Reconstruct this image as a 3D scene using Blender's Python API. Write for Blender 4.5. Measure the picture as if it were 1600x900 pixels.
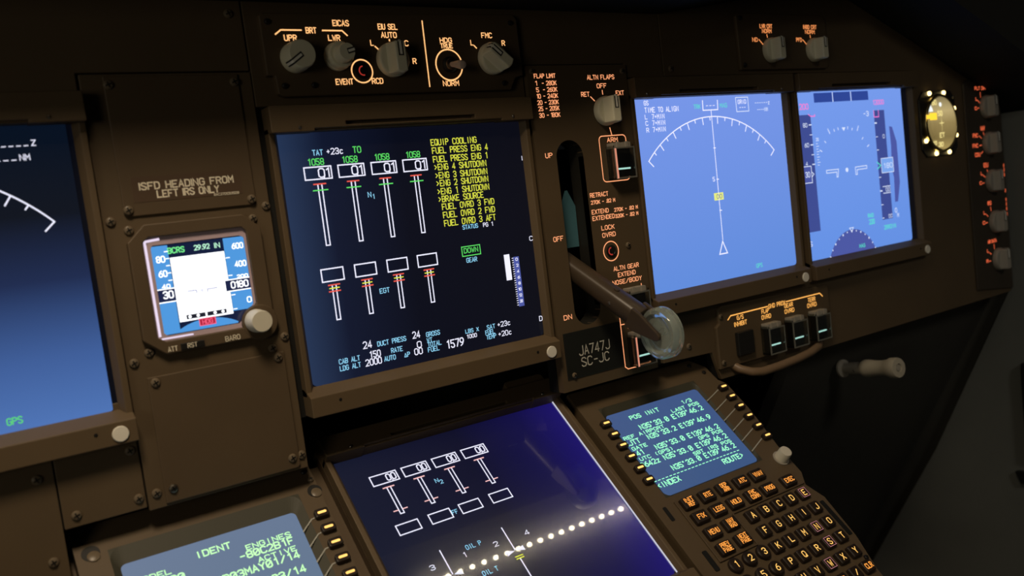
import bpy, bmesh, math
from mathutils import Matrix, Vector

# ------------------------------------------------------------------ scene, camera, world, lights
for o in list(bpy.data.objects): bpy.data.objects.remove(o, do_unlink=True)
SC = bpy.context.scene
COL = SC.collection
R15 = math.radians(15)
s15, c15 = math.sin(R15), math.cos(R15)
# panel frame: x right, y up along the panel, z out of the panel (the panel leans 15 degrees)
PANEL = Matrix(((1, 0, 0, 0), (0, s15, -c15, 0), (0, c15, s15, .95), (0, 0, 0, 1)))
TH = 0.8617
cT, sT = math.cos(TH), math.sin(TH)
# pedestal frame (inside the panel frame): x right, y up the slope, z out of the pedestal face
PED = PANEL @ Matrix(((1, 0, 0, 0), (0, cT, sT, -.1285), (0, -sT, cT, -.0176), (0, 0, 0, 1)))
WORLD = Matrix.Identity(4)

cam = bpy.data.cameras.new('camera'); camo = bpy.data.objects.new('camera', cam); COL.objects.link(camo)
cam.sensor_width = 36; cam.lens = 1352.82 / 1600 * 36; cam.clip_start = .01; cam.clip_end = 50
camo.matrix_world = Matrix(((0.82043784, 0.15178724, -0.551219, -0.264247), (-0.57111355, 0.26254363, -0.77775342, -0.472854),
                            (0.02666576, 0.95290698, 0.30208812, 1.092936), (0, 0, 0, 1)))
cam.dof.use_dof = True; cam.dof.focus_distance = .60; cam.dof.aperture_fstop = 8.5
SC.camera = camo
W = bpy.data.worlds.new('world'); SC.world = W; W.use_nodes = True
bg = W.node_tree.nodes['Background']; bg.inputs[0].default_value = (.5, .55, .6, 1); bg.inputs[1].default_value = .004
SC.view_settings.view_transform = 'Standard'; SC.view_settings.look = 'None'
SC.view_settings.exposure = 0; SC.view_settings.gamma = 1; SC.view_settings.use_curve_mapping = False

def spot(name, loc, target, power, color, radius, angle, blend):
    l = bpy.data.lights.new(name, 'SPOT'); l.energy = power; l.color = color; l.shadow_soft_size = radius
    l.spot_size = math.radians(angle); l.spot_blend = blend
    o = bpy.data.objects.new(name, l); COL.objects.link(o); o.location = loc
    o.rotation_euler = (Vector(target) - Vector(loc)).to_track_quat('-Z', 'Y').to_euler()
    return o
MAP_LOC = (-.30, -.27, 1.695)
spot('map_light', MAP_LOC, (-.10, -.02, .84), 19, (1, .80, .56), .11, 74, 1.0)
spot('dome_light', (.10, -.95, 1.72), (.85, .05, .50), 6, (1, .94, .84), .10, 50, 1.0)
def area(name, loc, target, power, color, size):
    l = bpy.data.lights.new(name, 'AREA'); l.energy = power; l.color = color; l.size = size; l.shape = 'DISK'
    o = bpy.data.objects.new(name, l); COL.objects.link(o); o.location = loc
    o.rotation_euler = (Vector(target) - Vector(loc)).to_track_quat('-Z', 'Y').to_euler(); return o
area('added_left_fill', (-1.38, -.95, 1.30), (.1, 0, 1.0), 2.1, (1, .90, .70), .5)  # added fill from the far left, lifts the dim top panel and knobs
LAMP_GLOW = 125.0

# ------------------------------------------------------------------ materials
MATS = {}
def _new(name):
    m = bpy.data.materials.new(name); m.use_nodes = True
    nt = m.node_tree; b = nt.nodes['Principled BSDF']; MATS[name] = m
    return m, nt, b
def paint(name, col, rough=.55, metal=0, var=.12, scale=900, bump=.05, spec=.4):
    m, nt, b = _new(name)
    tc = nt.nodes.new('ShaderNodeTexCoord')
    n = nt.nodes.new('ShaderNodeTexNoise'); n.inputs['Scale'].default_value = scale; n.inputs['Detail'].default_value = 3
    n2 = nt.nodes.new('ShaderNodeTexNoise'); n2.inputs['Scale'].default_value = 25; n2.inputs['Detail'].default_value = 4
    nt.links.new(tc.outputs['Object'], n.inputs['Vector']); nt.links.new(tc.outputs['Object'], n2.inputs['Vector'])
    r = nt.nodes.new('ShaderNodeMix'); r.data_type = 'RGBA'
    r.inputs['A'].default_value = (*[c * (1 - var) for c in col], 1); r.inputs['B'].default_value = (*[min(1, c * (1 + var)) for c in col], 1)
    nt.links.new(n2.outputs['Fac'], r.inputs['Factor']); nt.links.new(r.outputs['Result'], b.inputs['Base Color'])
    b.inputs['Roughness'].default_value = rough; b.inputs['Metallic'].default_value = metal
    b.inputs['Specular IOR Level'].default_value = spec
    if bump:
        bp = nt.nodes.new('ShaderNodeBump'); bp.inputs['Strength'].default_value = bump; bp.inputs['Distance'].default_value = .0005
        nt.links.new(n.outputs['Fac'], bp.inputs['Height']); nt.links.new(bp.outputs['Normal'], b.inputs['Normal'])
    return m
def lit(name, col, strength=1.0, base=(.02, .02, .02)):
    m, nt, b = _new(name)
    b.inputs['Base Color'].default_value = (*base, 1); b.inputs['Roughness'].default_value = .6
    b.inputs['Specular IOR Level'].default_value = 0
    b.inputs['Emission Color'].default_value = (*col, 1); b.inputs['Emission Strength'].default_value = strength
    m.cycles.emission_sampling = 'NONE'
    return m
def lcd(name, stops, axis=1, lo=-.075, hi=.075, rough=.28, coat=1.0):
    """a lit screen: off-axis glow painted as a fixed emission ramp along one axis of the unit"""
    m, nt, b = _new(name)
    tc = nt.nodes.new('ShaderNodeTexCoord'); sep = nt.nodes.new('ShaderNodeSeparateXYZ')
    nt.links.new(tc.outputs['Object'], sep.inputs[0])
    mr = nt.nodes.new('ShaderNodeMapRange'); mr.inputs['From Min'].default_value = lo; mr.inputs['From Max'].default_value = hi
    nt.links.new(sep.outputs[axis], mr.inputs['Value'])
    cr = nt.nodes.new('ShaderNodeValToRGB'); e = cr.color_ramp.elements
    e[0].position, e[0].color = stops[0][0], (*stops[0][1], 1); e[1].position, e[1].color = stops[-1][0], (*stops[-1][1], 1)
    for p, c in stops[1:-1]:
        k = e.new(p); k.color = (*c, 1)
    nt.links.new(mr.outputs[0], cr.inputs[0]); nt.links.new(cr.outputs[0], b.inputs['Emission Color'])
    b.inputs['Emission Strength'].default_value = 1
    b.inputs['Base Color'].default_value = (.006, .006, .008, 1); b.inputs['Roughness'].default_value = rough
    b.inputs['Specular IOR Level'].default_value = .5
    b.inputs['Coat Weight'].default_value = coat; b.inputs['Coat Roughness'].default_value = .015
    return m
def glass(name, col, rough=.1, ior=1.45, trans=1.0):
    m, nt, b = _new(name)
    tc = nt.nodes.new('ShaderNodeTexCoord'); n = nt.nodes.new('ShaderNodeTexNoise'); n.inputs['Scale'].default_value = 60
    mr = nt.nodes.new('ShaderNodeMapRange'); mr.inputs['To Min'].default_value = rough * .7; mr.inputs['To Max'].default_value = rough * 1.4
    nt.links.new(tc.outputs['Object'], n.inputs['Vector']); nt.links.new(n.outputs['Fac'], mr.inputs['Value']); nt.links.new(mr.outputs[0], b.inputs['Roughness'])
    b.inputs['Base Color'].default_value = (*col, 1); b.inputs['Transmission Weight'].default_value = trans; b.inputs['IOR'].default_value = ior
    return m
def srgb(r, g, b): return tuple((v / 255 / 12.92 if v <= 10 else ((v / 255 + .055) / 1.055) ** 2.4) for v in (r, g, b))

BROWN = paint('brown_panel_paint', (.102, .070, .038))
BROWN2 = paint('brown_cover_paint', (.095, .064, .035))
SILL = paint('brown_bezel_paint', (.110, .075, .040))
GAP = paint('black_gap_paint', (.010, .010, .009), bump=0)
BLACK = paint('black_plastic', (.014, .013, .012), rough=.4)
KEY = paint('black_key_plastic', (.022, .014, .010), rough=.4)
PLATE = paint('black_placard_film', (.016, .017, .015), rough=.35)
GREEN = paint('dark_green_bezel_paint', (.05, .048, .032), rough=.6)
KNOB = paint('grey_knob_plastic', (.78, .74, .56), rough=.45)
KNOBD = paint('dark_grey_knob_plastic', (.32, .29, .24), rough=.5)
CREAM = paint('cream_plastic', (.62, .58, .47), rough=.4)
WHITE = paint('white_translucent_disc', (.80, .76, .66), rough=.5)
STEEL = paint('screw_steel', (.30, .27, .22), rough=.35, metal=1)
SCREWP = paint('painted_screw', (.15, .115, .075), rough=.35)
DARKM = paint('dark_recess', (.006, .006, .005), bump=0)
ARM = paint('dark_bronze_lever', (.060, .042, .026), rough=.38)
TEAL = paint('shroud_blue_light_tint', (.065, .17, .21), rough=.4)  # blue light caught inside the slot, painted as teal colour
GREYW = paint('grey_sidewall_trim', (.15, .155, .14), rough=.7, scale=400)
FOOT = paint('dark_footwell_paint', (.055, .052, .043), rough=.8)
GLARE = paint('black_glareshield_vinyl', (.008, .008, .007), rough=.9)
CEIL = paint('ceiling_liner', (.20, .19, .17), rough=.8)
PRINT = lit('painted_cream_lettering', (.6, .52, .38), 0, base=(.92, .85, .68))
PRINTW = paint('white_engraving', (.92, .90, .80), var=.02, bump=0)
LINEG = paint('pale_grey_line', (.42, .42, .38), bump=0)
CLEAR = glass('clear_guard_plastic', (.80, .84, .82), .10)
WHEELG = glass('green_tinted_acrylic', (.88, 1.0, .92), .10, 1.42, .82)
RIM = paint('frosted_guard_rim', (.15, .15, .13), rough=.3)
DOME = glass('clock_glass', (1, .98, .92), .02, 1.3)
GOLD = paint('brushed_gold_ring', (.55, .45, .22), rough=.3, metal=1)
AMBER = lit('amber_panel_lettering', (1, .50, .19), 1.3)
SALMON = lit('salmon_panel_lettering', (1, .38, .17), 1.2)
GOLDL = lit('golden_panel_lettering', (1, .46, .10), 1.15)
REDO = lit('red_orange_panel_lettering', (1, .16, .06), .85)
REDL = lit('red_lit_button', (.8, .06, .04), .5)
KEYL = lit('key_lettering', (1, .55, .13), 1.2)
KEYT = lit('function_key_lettering', (1, .36, .06), 1.1)
KEYB = lit('key_outline', (.55, .22, .24), .8)
LSKL = lit('line_key_bar', (1, .55, .14), 1.6)
BARL = lit('pale_cyan_bar', (.55, .95, .85), 1.0)
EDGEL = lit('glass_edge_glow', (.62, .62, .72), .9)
S_WHITE = lit('screen_white', (.84, .84, 1.0), 1.1)
S_CYAN = lit('screen_cyan', (.30, .72, 1.0), 1.0)
S_GREEN = lit('screen_green', (.12, .80, .14), .95)
S_YELLOW = lit('screen_yellow', (.80, .84, .07), .95)
S_RED = lit('screen_red', (.85, .10, .07), 1)
S_PINK = lit('screen_pale_pink', (1, .55, .55), 1)
S_MAG = lit('screen_magenta', (.90, .20, .62), 1)
S_BLUEW = lit('screen_soft_white', (.72, .80, 1.0), 1)
S_MINT = lit('screen_mint', (.10, .72, .58), 1)
S_NAVY = lit('screen_navy', srgb(46, 70, 150), 1)
S_NAVY2 = lit('screen_violet_navy', srgb(76, 88, 164), 1)
S_SLATE = lit('screen_slate', srgb(62, 76, 146), 1)
S_LBLUE = lit('screen_light_blue', srgb(122, 166, 238), 1)
S_YPATCH = lit('screen_pale_yellow', srgb(232, 238, 130), 1)
C_MINT = lit('unit_mint_text', (.34, 1.0, .56), 1.2)
C_LIME = lit('unit_lime_text', (.54, 1.0, .46), 1.2)
I_BLUE = lit('flight_display_blue', srgb(70, 140, 205), 1.2)
I_DARK = lit('flight_display_navy', srgb(16, 30, 70), 1)
I_BLACK = lit('flight_display_black', srgb(22, 26, 42), 1)
I_WHITE = lit('flight_display_white', (.95, .97, 1.0), 1.5)
I_RED = lit('flight_display_red', (.42, .01, .04), 1)
I_REDL = lit('flight_display_red_line', (.95, .12, .22), 1)
I_GREEN = lit('flight_display_green', (.20, .95, .30), 1)
I_GREEN2 = lit('flight_display_pale_green', (.55, 1, .72), 1)
I_GLOW = lit('flight_display_frame_glow', (.95, .80, 1.0), .9)
I_GREY = lit('flight_display_grey', srgb(150, 150, 190), 1)
CLK_Y = lit('clock_yellow_mark', (1, .85, .35), 1.1)
CLK_LAMP = lit('clock_lit_lamp', (1, .74, .28), 5); CLK_LAMP.cycles.emission_sampling = 'AUTO'
CLK_KEY = lit('clock_yellow_key', (1, .62, .04), 1.3)
CLK_W = lit('clock_white_mark', (.9, .97, 1), 1.3)

ND_BLUE = lcd('navigation_screen_blue', [(0, srgb(100, 144, 226)), (1, srgb(122, 154, 238))])
PF_BLUE = lcd('primary_screen_blue', [(0, srgb(104, 150, 236)), (1, srgb(122, 160, 244))])
L_BLUE = lcd('left_screen_glow', [(0, srgb(80, 118, 184)), (.22, srgb(64, 96, 156)), (.48, srgb(30, 44, 80)), (.70, srgb(11, 18, 30)), (1, srgb(7, 18, 34))])  # viewing-angle glow painted in: blue at the bottom, dark at the top
E_DARK = lcd('engine_screen_dark', [(0, srgb(38, 54, 84)), (.16, srgb(17, 24, 46)), (.45, srgb(9, 12, 26)), (1, srgb(11, 12, 22))], axis=0, lo=-.086, hi=.086, rough=.32)  # bluer glow painted in along the left edge
O_DARK = lcd('lower_screen_dark', [(0, srgb(22, 26, 46)), (.5, srgb(15, 16, 42)), (.8, srgb(18, 15, 70)), (1, srgb(28, 19, 106))], axis=0, lo=-.086, hi=.086, rough=.12)  # off-axis blue glow painted in towards the right
C_BLUE = lcd('unit_screen_blue', [(0, srgb(56, 86, 128)), (1, srgb(64, 88, 136))])
C_GREY = lcd('unit_screen_grey_blue', [(0, srgb(90, 116, 134)), (1, srgb(104, 122, 150))])
I_SCR = lcd('flight_display_base', [(0, srgb(16, 28, 60)), (1, srgb(16, 28, 60))])
DIAL = lcd('clock_dial', [(0, srgb(196, 172, 108)), (.25, srgb(140, 122, 76)), (.5, srgb(164, 144, 94)), (.72, srgb(206, 186, 134)), (1, srgb(134, 122, 88))], axis=1, lo=-.028, hi=.028, rough=.2)  # dial lighting and its reflected streaks painted as emission bands
BLKGL = lcd('black_screen_border', [(0, srgb(4, 6, 14)), (1, srgb(4, 6, 14))])
LAMPM = lit('warm_lamp', (1, .86, .58), LAMP_GLOW); LAMPM.cycles.emission_sampling = 'AUTO'

# ------------------------------------------------------------------ building helpers (millimetres in a frame)
def thing(name, label, cat, frame, loc, group=None, rot=0):
    o = bpy.data.objects.new(name, None); COL.objects.link(o); o.empty_display_size = .01
    o.matrix_world = frame @ Matrix.Translation(Vector(loc) * .001) @ Matrix.Rotation(rot, 4, 'Z')
    o['label'] = label; o['category'] = cat
    if group: o['group'] = group
    o['_o'] = loc
    return o
class MB:
    """collects shapes given in frame millimetres; build() links them as ONE mesh"""
    def __init__(s): s.bm = bmesh.new(); s.mi = 0
    def face(s, vs):
        try:
            f = s.bm.faces.new(vs); f.material_index = s.mi; return f
        except ValueError: return None
    def v(s, p): return s.bm.verts.new(p)
    def prism(s, poly, z0, z1, axis='z'):
        def P(a, b, c): return {'z': (a, b, c), 'x': (c, a, b), 'y': (a, c, b)}[axis]
        A = [s.v(P(x, y, z0)) for x, y in poly]; B = [s.v(P(x, y, z1)) for x, y in poly]
        n = len(poly); s.face(A[::-1]); s.face(B)
        for i in range(n): s.face([A[i], A[(i + 1) % n], B[(i + 1) % n], B[i]])
        return s
    def box(s, x0, x1, y0, y1, z0, z1): return s.prism([(x0, y0), (x1, y0), (x1, y1), (x0, y1)], z0, z1)
    def rbox(s, x0, x1, y0, y1, z0, z1, r=2, n=4): return s.prism(rrect(x0, x1, y0, y1, r, n), z0, z1)
    def grid(s, xs, ys, holes, z0, z1):
        nx, ny = len(xs), len(ys); on = [[(i, j) not in holes for j in range(ny - 1)] for i in range(nx - 1)]
        V = {}
        def g(i, j, k):
            if (i, j, k) not in V: V[i, j, k] = s.v((xs[i], ys[j], (z0, z1)[k]))
            return V[i, j, k]
        ok = lambda i, j: 0 <= i < nx - 1 and 0 <= j < ny - 1 and on[i][j]
        for i in range(nx - 1):
            for j in range(ny - 1):
                if not on[i][j]: continue
                s.face([g(i, j, 1), g(i + 1, j, 1), g(i + 1, j + 1, 1), g(i, j + 1, 1)])
                s.face([g(i, j, 0), g(i, j + 1, 0), g(i + 1, j + 1, 0), g(i + 1, j, 0)])
                if not ok(i - 1, j): s.face([g(i, j, 0), g(i, j, 1), g(i, j + 1, 1), g(i, j + 1, 0)])
                if not ok(i + 1, j): s.face([g(i + 1, j, 0), g(i + 1, j + 1, 0), g(i + 1, j + 1, 1), g(i + 1, j, 1)])
                if not ok(i, j - 1): s.face([g(i, j, 0), g(i + 1, j, 0), g(i + 1, j, 1), g(i, j, 1)])
                if not ok(i, j + 1): s.face([g(i, j + 1, 0), g(i, j + 1, 1), g(i + 1, j + 1, 1), g(i + 1, j + 1, 0)])
        return s
    def ring(s, outer, inner, z0, z1):
        """plate with a hole: outer and inner loops with the same number of points"""
        n = len(outer)
        L = [[s.v((x, y, z)) for x, y in lp] for lp in (outer, inner) for z in (z0, z1)]
        for i in range(n):
            j = (i + 1) % n
            s.face([L[1][i], L[1][j], L[3][j], L[3][i]]); s.face([L[0][j], L[0][i], L[2][i], L[2][j]])
            s.face([L[0][i], L[0][j], L[1][j], L[1][i]]); s.face([L[2][j], L[2][i], L[3][i], L[3][j]])
        return s
    def loft(s, loops, cap0=False, cap1=False):
        R = [[s.v(p) for p in lp] for lp in loops]; n = len(R[0])
        for a, b in zip(R, R[1:]):
            for i in range(n): s.face([a[i], a[(i + 1) % n], b[(i + 1) % n], b[i]])
        if cap0: s.face(R[0][::-1])
        if cap1: s.face(R[-1])
        return s
    def lathe(s, prof, o=(0, 0, 0), d=(0, 0, 1), n=28):
        d = Vector(d).normalized(); a = d.orthogonal().normalized(); b = d.cross(a); o = Vector(o)
        loops = [[o + d * z + (a * math.cos(2 * math.pi * k / n) + b * math.sin(2 * math.pi * k / n)) * max(r, .001) for k in range(n)] for r, z in prof]
        return s.loft(loops, True, True)
    def tube(s, pts, r, n=12):
        P = [Vector(p) for p in pts]; loops = []; up = Vector((0.13, .21, 1)).normalized()
        for i, p in enumerate(P):
            t = (P[min(i + 1, len(P) - 1)] - P[max(i - 1, 0)]).normalized(); a = t.cross(up)
            a = a.normalized() if a.length > 1e-4 else t.orthogonal().normalized(); b = t.cross(a)
            rr = r[i] if isinstance(r, (list, tuple)) else r
            loops.append([p + (a * math.cos(2 * math.pi * k / n) + b * math.sin(2 * math.pi * k / n)) * rr for k in range(n)])
        return s.loft(loops, True, True)
    def poly(s, pts, z): s.face([s.v((x, y, z)) for x, y in pts]); return s
    def line(s, pts, w, z, closed=False):
        P = [Vector((p[0], p[1])) for p in pts]
        Q = [P[0]]
        for p in P[1:]:
            if (p - Q[-1]).length > 1e-4: Q.append(p)
        P = Q
        if closed and (P[0] - P[-1]).length < 1e-4: P.pop()
        n = len(P)
        if n < 2: return s
        L, Rr = [], []
        for i in range(n):
            if closed: a, b = P[i] - P[i - 1], P[(i + 1) % n] - P[i]
            else: a, b = P[i] - P[max(i - 1, 0)], P[min(i + 1, n - 1)] - P[i]
            if a.length < 1e-6: a = b
            if b.length < 1e-6: b = a
            a = a.normalized(); b = b.normalized(); t = a + b
            t = t.normalized() if t.length > .2 else a
            nm = Vector((-t.y, t.x)); k = 1 / max(.45, nm.dot(Vector((-a.y, a.x))))
            p = P[i]
            if not closed and i == 0: p = p - a * w * .35
            if not closed and i == n - 1: p = p + b * w * .35
            L.append(s.v((*(p + nm * w / 2 * k), z))); Rr.append(s.v((*(p - nm * w / 2 * k), z)))
        for i in range(n if closed else n - 1):
            j = (i + 1) % n; s.face([Rr[i], Rr[j], L[j], L[i]])
        return s
    def rect(s, x0, x1, y0, y1, w, z): return s.line([(x0, y0), (x1, y0), (x1, y1), (x0, y1)], w, z, True)
    def circle(s, cx, cy, r, w, z, n=40, a0=0, a1=360):
        full = abs(a1 - a0) >= 359.9
        pts = [(cx + r * math.cos(math.radians(a0 + (a1 - a0) * k / n)), cy + r * math.sin(math.radians(a0 + (a1 - a0) * k / n))) for k in range(n if full else n + 1)]
        return s.line(pts, w, z, full)
    def disc(s, cx, cy, r, z, n=20): return s.poly([(cx + r * math.cos(2 * math.pi * k / n), cy + r * math.sin(2 * math.pi * k / n)) for k in range(n)], z)
    def text(s, st, x0, y, h, x1=None, w=None, z=0, mono=False, up=(0, 1), slant=0):
        """stroke lettering: from x0 to x1 along the row, baseline y, capital height h"""
        w = w or h * .15; adv = []; x = 0
        for c in st:
            gl = GLYPH.get(c, []); wd = max([p[0] for l in gl for p in l], default=5)
            if mono: adv.append(x + (0 if c not in "I1'." else 0)); x += 11
            else: adv.append(x); x += wd + 3.2
        tot = x - (3 if mono else 3.2); k = h / 12
        kx = k if x1 is None else (x1 - x0) / max(tot, 1)
        for c, a in zip(st, adv):
            if mono: a += (8 - max([p[0] for l in GLYPH.get(c, []) for p in l], default=8)) / 2 * (c in 'I1')
            for l in GLYPH.get(c, []):
                s.line([(x0 + (px + a) * kx + slant * py * k, y + py * k) for px, py in l], w, z)
        return s
    def build(s, name, mat, parent=None, smooth=False, bevel=0, seg=2, xf=None, origin=None):
        bmesh.ops.recalc_face_normals(s.bm, faces=s.bm.faces)
        o0 = origin if origin is not None else _origin(parent)
        M = Matrix.Scale(.001, 4) @ Matrix.Translation(-Vector(o0))
        if xf is not None: M = M @ xf
        bmesh.ops.transform(s.bm, matrix=M, verts=s.bm.verts)
        me = bpy.data.meshes.new(name); s.bm.to_mesh(me); s.bm.free()
        for m in (mat if isinstance(mat, (list, tuple)) else [mat]): me.materials.append(m)
        if smooth:
            for p in me.polygons: p.use_smooth = True
            me.set_sharp_from_angle(angle=math.radians(35))
        o = bpy.data.objects.new(name, me); COL.objects.link(o)
        if parent is not None: o.parent = parent
        if bevel:
            b = o.modifiers.new('bevel', 'BEVEL'); b.width = bevel * .001; b.segments = seg; b.limit_method = 'ANGLE'; b.angle_limit = math.radians(40)
            b.harden_normals = False
        return o
def _origin(p):
    while p is not None:
        if '_o' in p: return tuple(p['_o'])
        p = p.parent
    return (0, 0, 0)
def rrect(x0, x1, y0, y1, r=2, n=4):
    pts = []
    for cx, cy, a in ((x1 - r, y1 - r, 0), (x0 + r, y1 - r, 90), (x0 + r, y0 + r, 180), (x1 - r, y0 + r, 270)):
        for k in range(n + 1):
            t = math.radians(a + 90 * k / n); pts.append((cx + r * math.cos(t), cy + r * math.sin(t)))
    return pts
def circ(cx, cy, r, n=24, a0=0): return [(cx + r * math.cos(2 * math.pi * k / n + a0), cy + r * math.sin(2 * math.pi * k / n + a0)) for k in range(n)]
def struct(name, mb, mat, frame, **k):
    o = mb.build(name, mat, None, **k); o.matrix_world = frame; o['kind'] = 'structure'; o['label'] = k.get('label', name.replace('_', ' ')); return o

_G = {'A': '00 4c 80|24 64', 'B': '00 0c 6c 8a 88 66 06|66 84 82 60 00', 'C': '8a 6c 2c 0a 02 20 60 82', 'D': '00 0c 4c 7b 88 84 71 40 00', 'E': '8c 0c 00 80|06 66',
      'F': '8c 0c 00|06 66', 'G': '8a 6c 2c 0a 02 20 60 82 86 56', 'H': '0c 00|8c 80|06 86', 'I': '0c 00', 'J': '8c 82 60 20 02', 'K': '0c 00|8c 05|37 80', 'L': '0c 00 80',
      'M': '00 0c 45 8c 80', 'N': '00 0c 80 8c', 'O': '2c 6c 8a 82 60 20 02 0a 2c', 'P': '00 0c 6c 8a 88 66 06', 'Q': '2c 6c 8a 82 60 20 02 0a 2c|53 80',
      'R': '00 0c 6c 8a 88 66 06|46 80', 'S': '8a 6c 2c 0a 08 27 65 84 82 60 20 02', 'T': '0c 8c|4c 40', 'U': '0c 02 20 60 82 8c', 'V': '0c 40 8c', 'W': '0c 20 48 60 8c',
      'X': '0c 80|8c 00', 'Y': '0c 46 8c|46 40', 'Z': '0c 8c 00 80', '0': '2c 6c 8a 82 60 20 02 0a 2c', 'Ø': '2c 6c 8a 82 60 20 02 0a 2c|02 8a', '1': '0a 3c 30',
      '2': '0a 2c 6c 8a 87 00 80', '3': '0a 2c 6c 8a 88 66 36|66 84 82 60 20 02', '4': '60 6c 03 83', '5': '8c 0c 07 57 75 82 60 20 02', '6': '7c 3a 05 02 20 60 82 85 67 27 05',
      '7': '0c 8c 30', '8': '26 08 0a 2c 6c 8a 88 66 26 04 02 20 60 82 84 66', '9': '10 52 87 8a 6c 2c 0a 07 25 65 87', '-': '16 76', '+': '16 76|49 43', '.': '20 21',
      '/': '00 8c', '(': '5c 39 33 50', ')': '3c 59 53 30', '>': '1a 66 12', '<': '7a 26 72', '°': '2c 4c 4a 2a 2c', 'c': '77 58 28 16 12 20 50 71', 'z': '18 78 10 70', '^': '00 4a 80 00',
      '*': '16 76|49 43|38 54|58 34'}
GLYPH = {c: [[(int(p[0], 16), int(p[1], 16)) for p in l.split()] for l in g.split('|')] for c, g in _G.items()}

def screw(parent, x, y, z, r=2.5, mat=None):
    m = MB(); m.lathe([(r, 0), (r, .5), (r * .86, 1.1), (r * .5, 1.5), (.05, 1.6)], (x, y, z), n=18)
    m.mi = 1; a = .4
    for k in (a, a + math.pi / 2):
        dx, dy = math.cos(k) * r * .62, math.sin(k) * r * .62; nx, ny = -math.sin(k) * .32, math.cos(k) * .32
        m.prism([(x - dx - nx, y - dy - ny), (x + dx - nx, y + dy - ny), (x + dx + nx, y + dy + ny), (x - dx + nx, y - dy + ny)], z + 1.0, z + 1.68)
    return m.build('screw', [mat or SCREWP, DARKM], parent, smooth=True)

def bar_knob(parent, x, y, z, r=10.6, h=13, ang=90, mat=None, name='selector_knob'):
    mat = mat or KNOB; a = math.radians(ang); ca, sa = math.cos(a), math.sin(a)
    T = lambda u, w: (x + u * ca - w * sa, y + u * sa + w * ca)
    m = MB(); m.lathe([(r, 0), (r, 3.2), (r * .96, 4.6), (r * .90, 5.4)], (x, y, z), n=32)
    hw = r * .46; L = []
    for k in range(9): t = math.radians(-27 + 54 * k / 8); L.append((r * .93 * math.cos(t), r * .93 * math.sin(t)))
    for k in range(9): t = math.radians(153 + 54 * k / 8); L.append((r * .93 * math.cos(t), r * .93 * math.sin(t)))
    sh = [[(*T(u * s, w * s2), zz) for u, w in L] for s, s2, zz in ((1, 1.25, z + 5), (1, 1, z + 7), (.98, .86, z + h - 1), (.92, .74, z + h))]
    m.loft(sh, True, True)
    k = m.build(name, mat, parent, smooth=True, bevel=.5)
    for nm, w, dz, mt in (('pointer_border', r * .34, .08, BLACK), ('pointer_line', r * .16, .16, PRINTW)):
        q = MB(); path = [(r * .02, h), (r * .80, h), (r * .925, h - 1), (r * .95, h - 4.5)]
        if nm == 'pointer_line': path[0] = (r * .09, h)
        pl = []
        for u, zz in path:
            off = dz if u < r * .85 else 0
            pl.append(([*T(u + (0 if off else dz), w / 2), z + zz + off], [*T(u + (0 if off else dz), -w / 2), z + zz + off]))
        V = [(q.v(a_), q.v(b_)) for a_, b_ in pl]
        for i in range(len(V) - 1): q.face([V[i][0], V[i][1], V[i + 1][1], V[i + 1][0]])
        q.build(nm, mt, k)
    return k
def round_knob(parent, x, y, z, r, h, mat, name='knob', ang=None, flutes=0):
    m = MB(); n = 36
    prof = [(1, 0), (1, .25), (.95, .32), (.95, .86), (.86, 1)]
    loops = []
    for s, t in prof:
        lp = []
        for k in range(n):
            f = 1 - (.05 if flutes and k % 3 == 0 and .3 < t < .99 else 0)
            lp.append((x + r * s * f * math.cos(2 * math.pi * k / n), y + r * s * f * math.sin(2 * math.pi * k / n), z + h * t))
        loops.append(lp)
    m.loft(loops, True, True)
    k = m.build(name, mat, parent, smooth=True)
    if ang is not None:
        a = math.radians(ang); ca, sa = math.cos(a), math.sin(a)
        for nm, w, d, mt, u0 in (('pointer_border', 3.2, .08, BLACK, .02), ('pointer_line', 1.5, .16, PRINTW, .10)):
            q = MB(); V = []
            for u, t, dz in ((r * u0, 1, d), (r * .86, 1, d), (r * .95 + d, .86, 0), (r * .95 + d, .36, 0)):
                V.append([q.v((x + u * ca - e * w / 2 * sa, y + u * sa + e * w / 2 * ca, z + h * t + dz)) for e in (1, -1)])
            for i in range(3): q.face([V[i][0], V[i][1], V[i + 1][1], V[i + 1][0]])
            q.build(nm, mt, k)
    return k
def guarded_switch(parent, x0, x1, y0, y1, z, lit_mat, bar=True):
    """black switch cap under a clear hinged guard with a lit bar"""
    w = x1 - x0
    c = MB().box(x0 + w * .16, x1 - w * .06, y0 + 1.5, y1 - 4.5, z, z + 5.5).build('switch_cap', BLACK, parent, bevel=.5)
    if bar: MB().box(x0 + w * .26, x1 - w * .14, y0 + 6.6, y0 + 7.8, z + 5.5, z + 5.8).build('light_bar', BARL, c)
    g = MB().box(x0, x0 + .9, y0, y1 - 2, z, z + 8.5).box(x1 - .9, x1, y0, y1 - 2, z, z + 8.5).box(x0 + .9, x1 - .9, y0, y0 + .9, z, z + 8.5)
    g.box(x0, x1, y0, y1 - 4, z + 8.5, z + 9.3)
    g = g.build('guard', CLEAR, parent)
    MB().grid([x0 - .2, x0 + .8, x1 - .8, x1 + .2], [y0 - .2, y0 + .9, y1 - 4.6, y1 - 3.6], {(1, 1)}, z + 8.6, z + 9.5).build('guard_rim', RIM, g)
    MB().box(x0 + 1, x1 - 1, y1 - 4, y1, z, z + 7).box(x0 + w * .2, x0 + w * .36, y1 - 4, y1 + .6, z + 7, z + 8).box(x1 - w * .36, x1 - w * .2, y1 - 4, y1 + .6, z + 7, z + 8).build('hinge', KNOBD, parent, bevel=.4)
    return c

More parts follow.
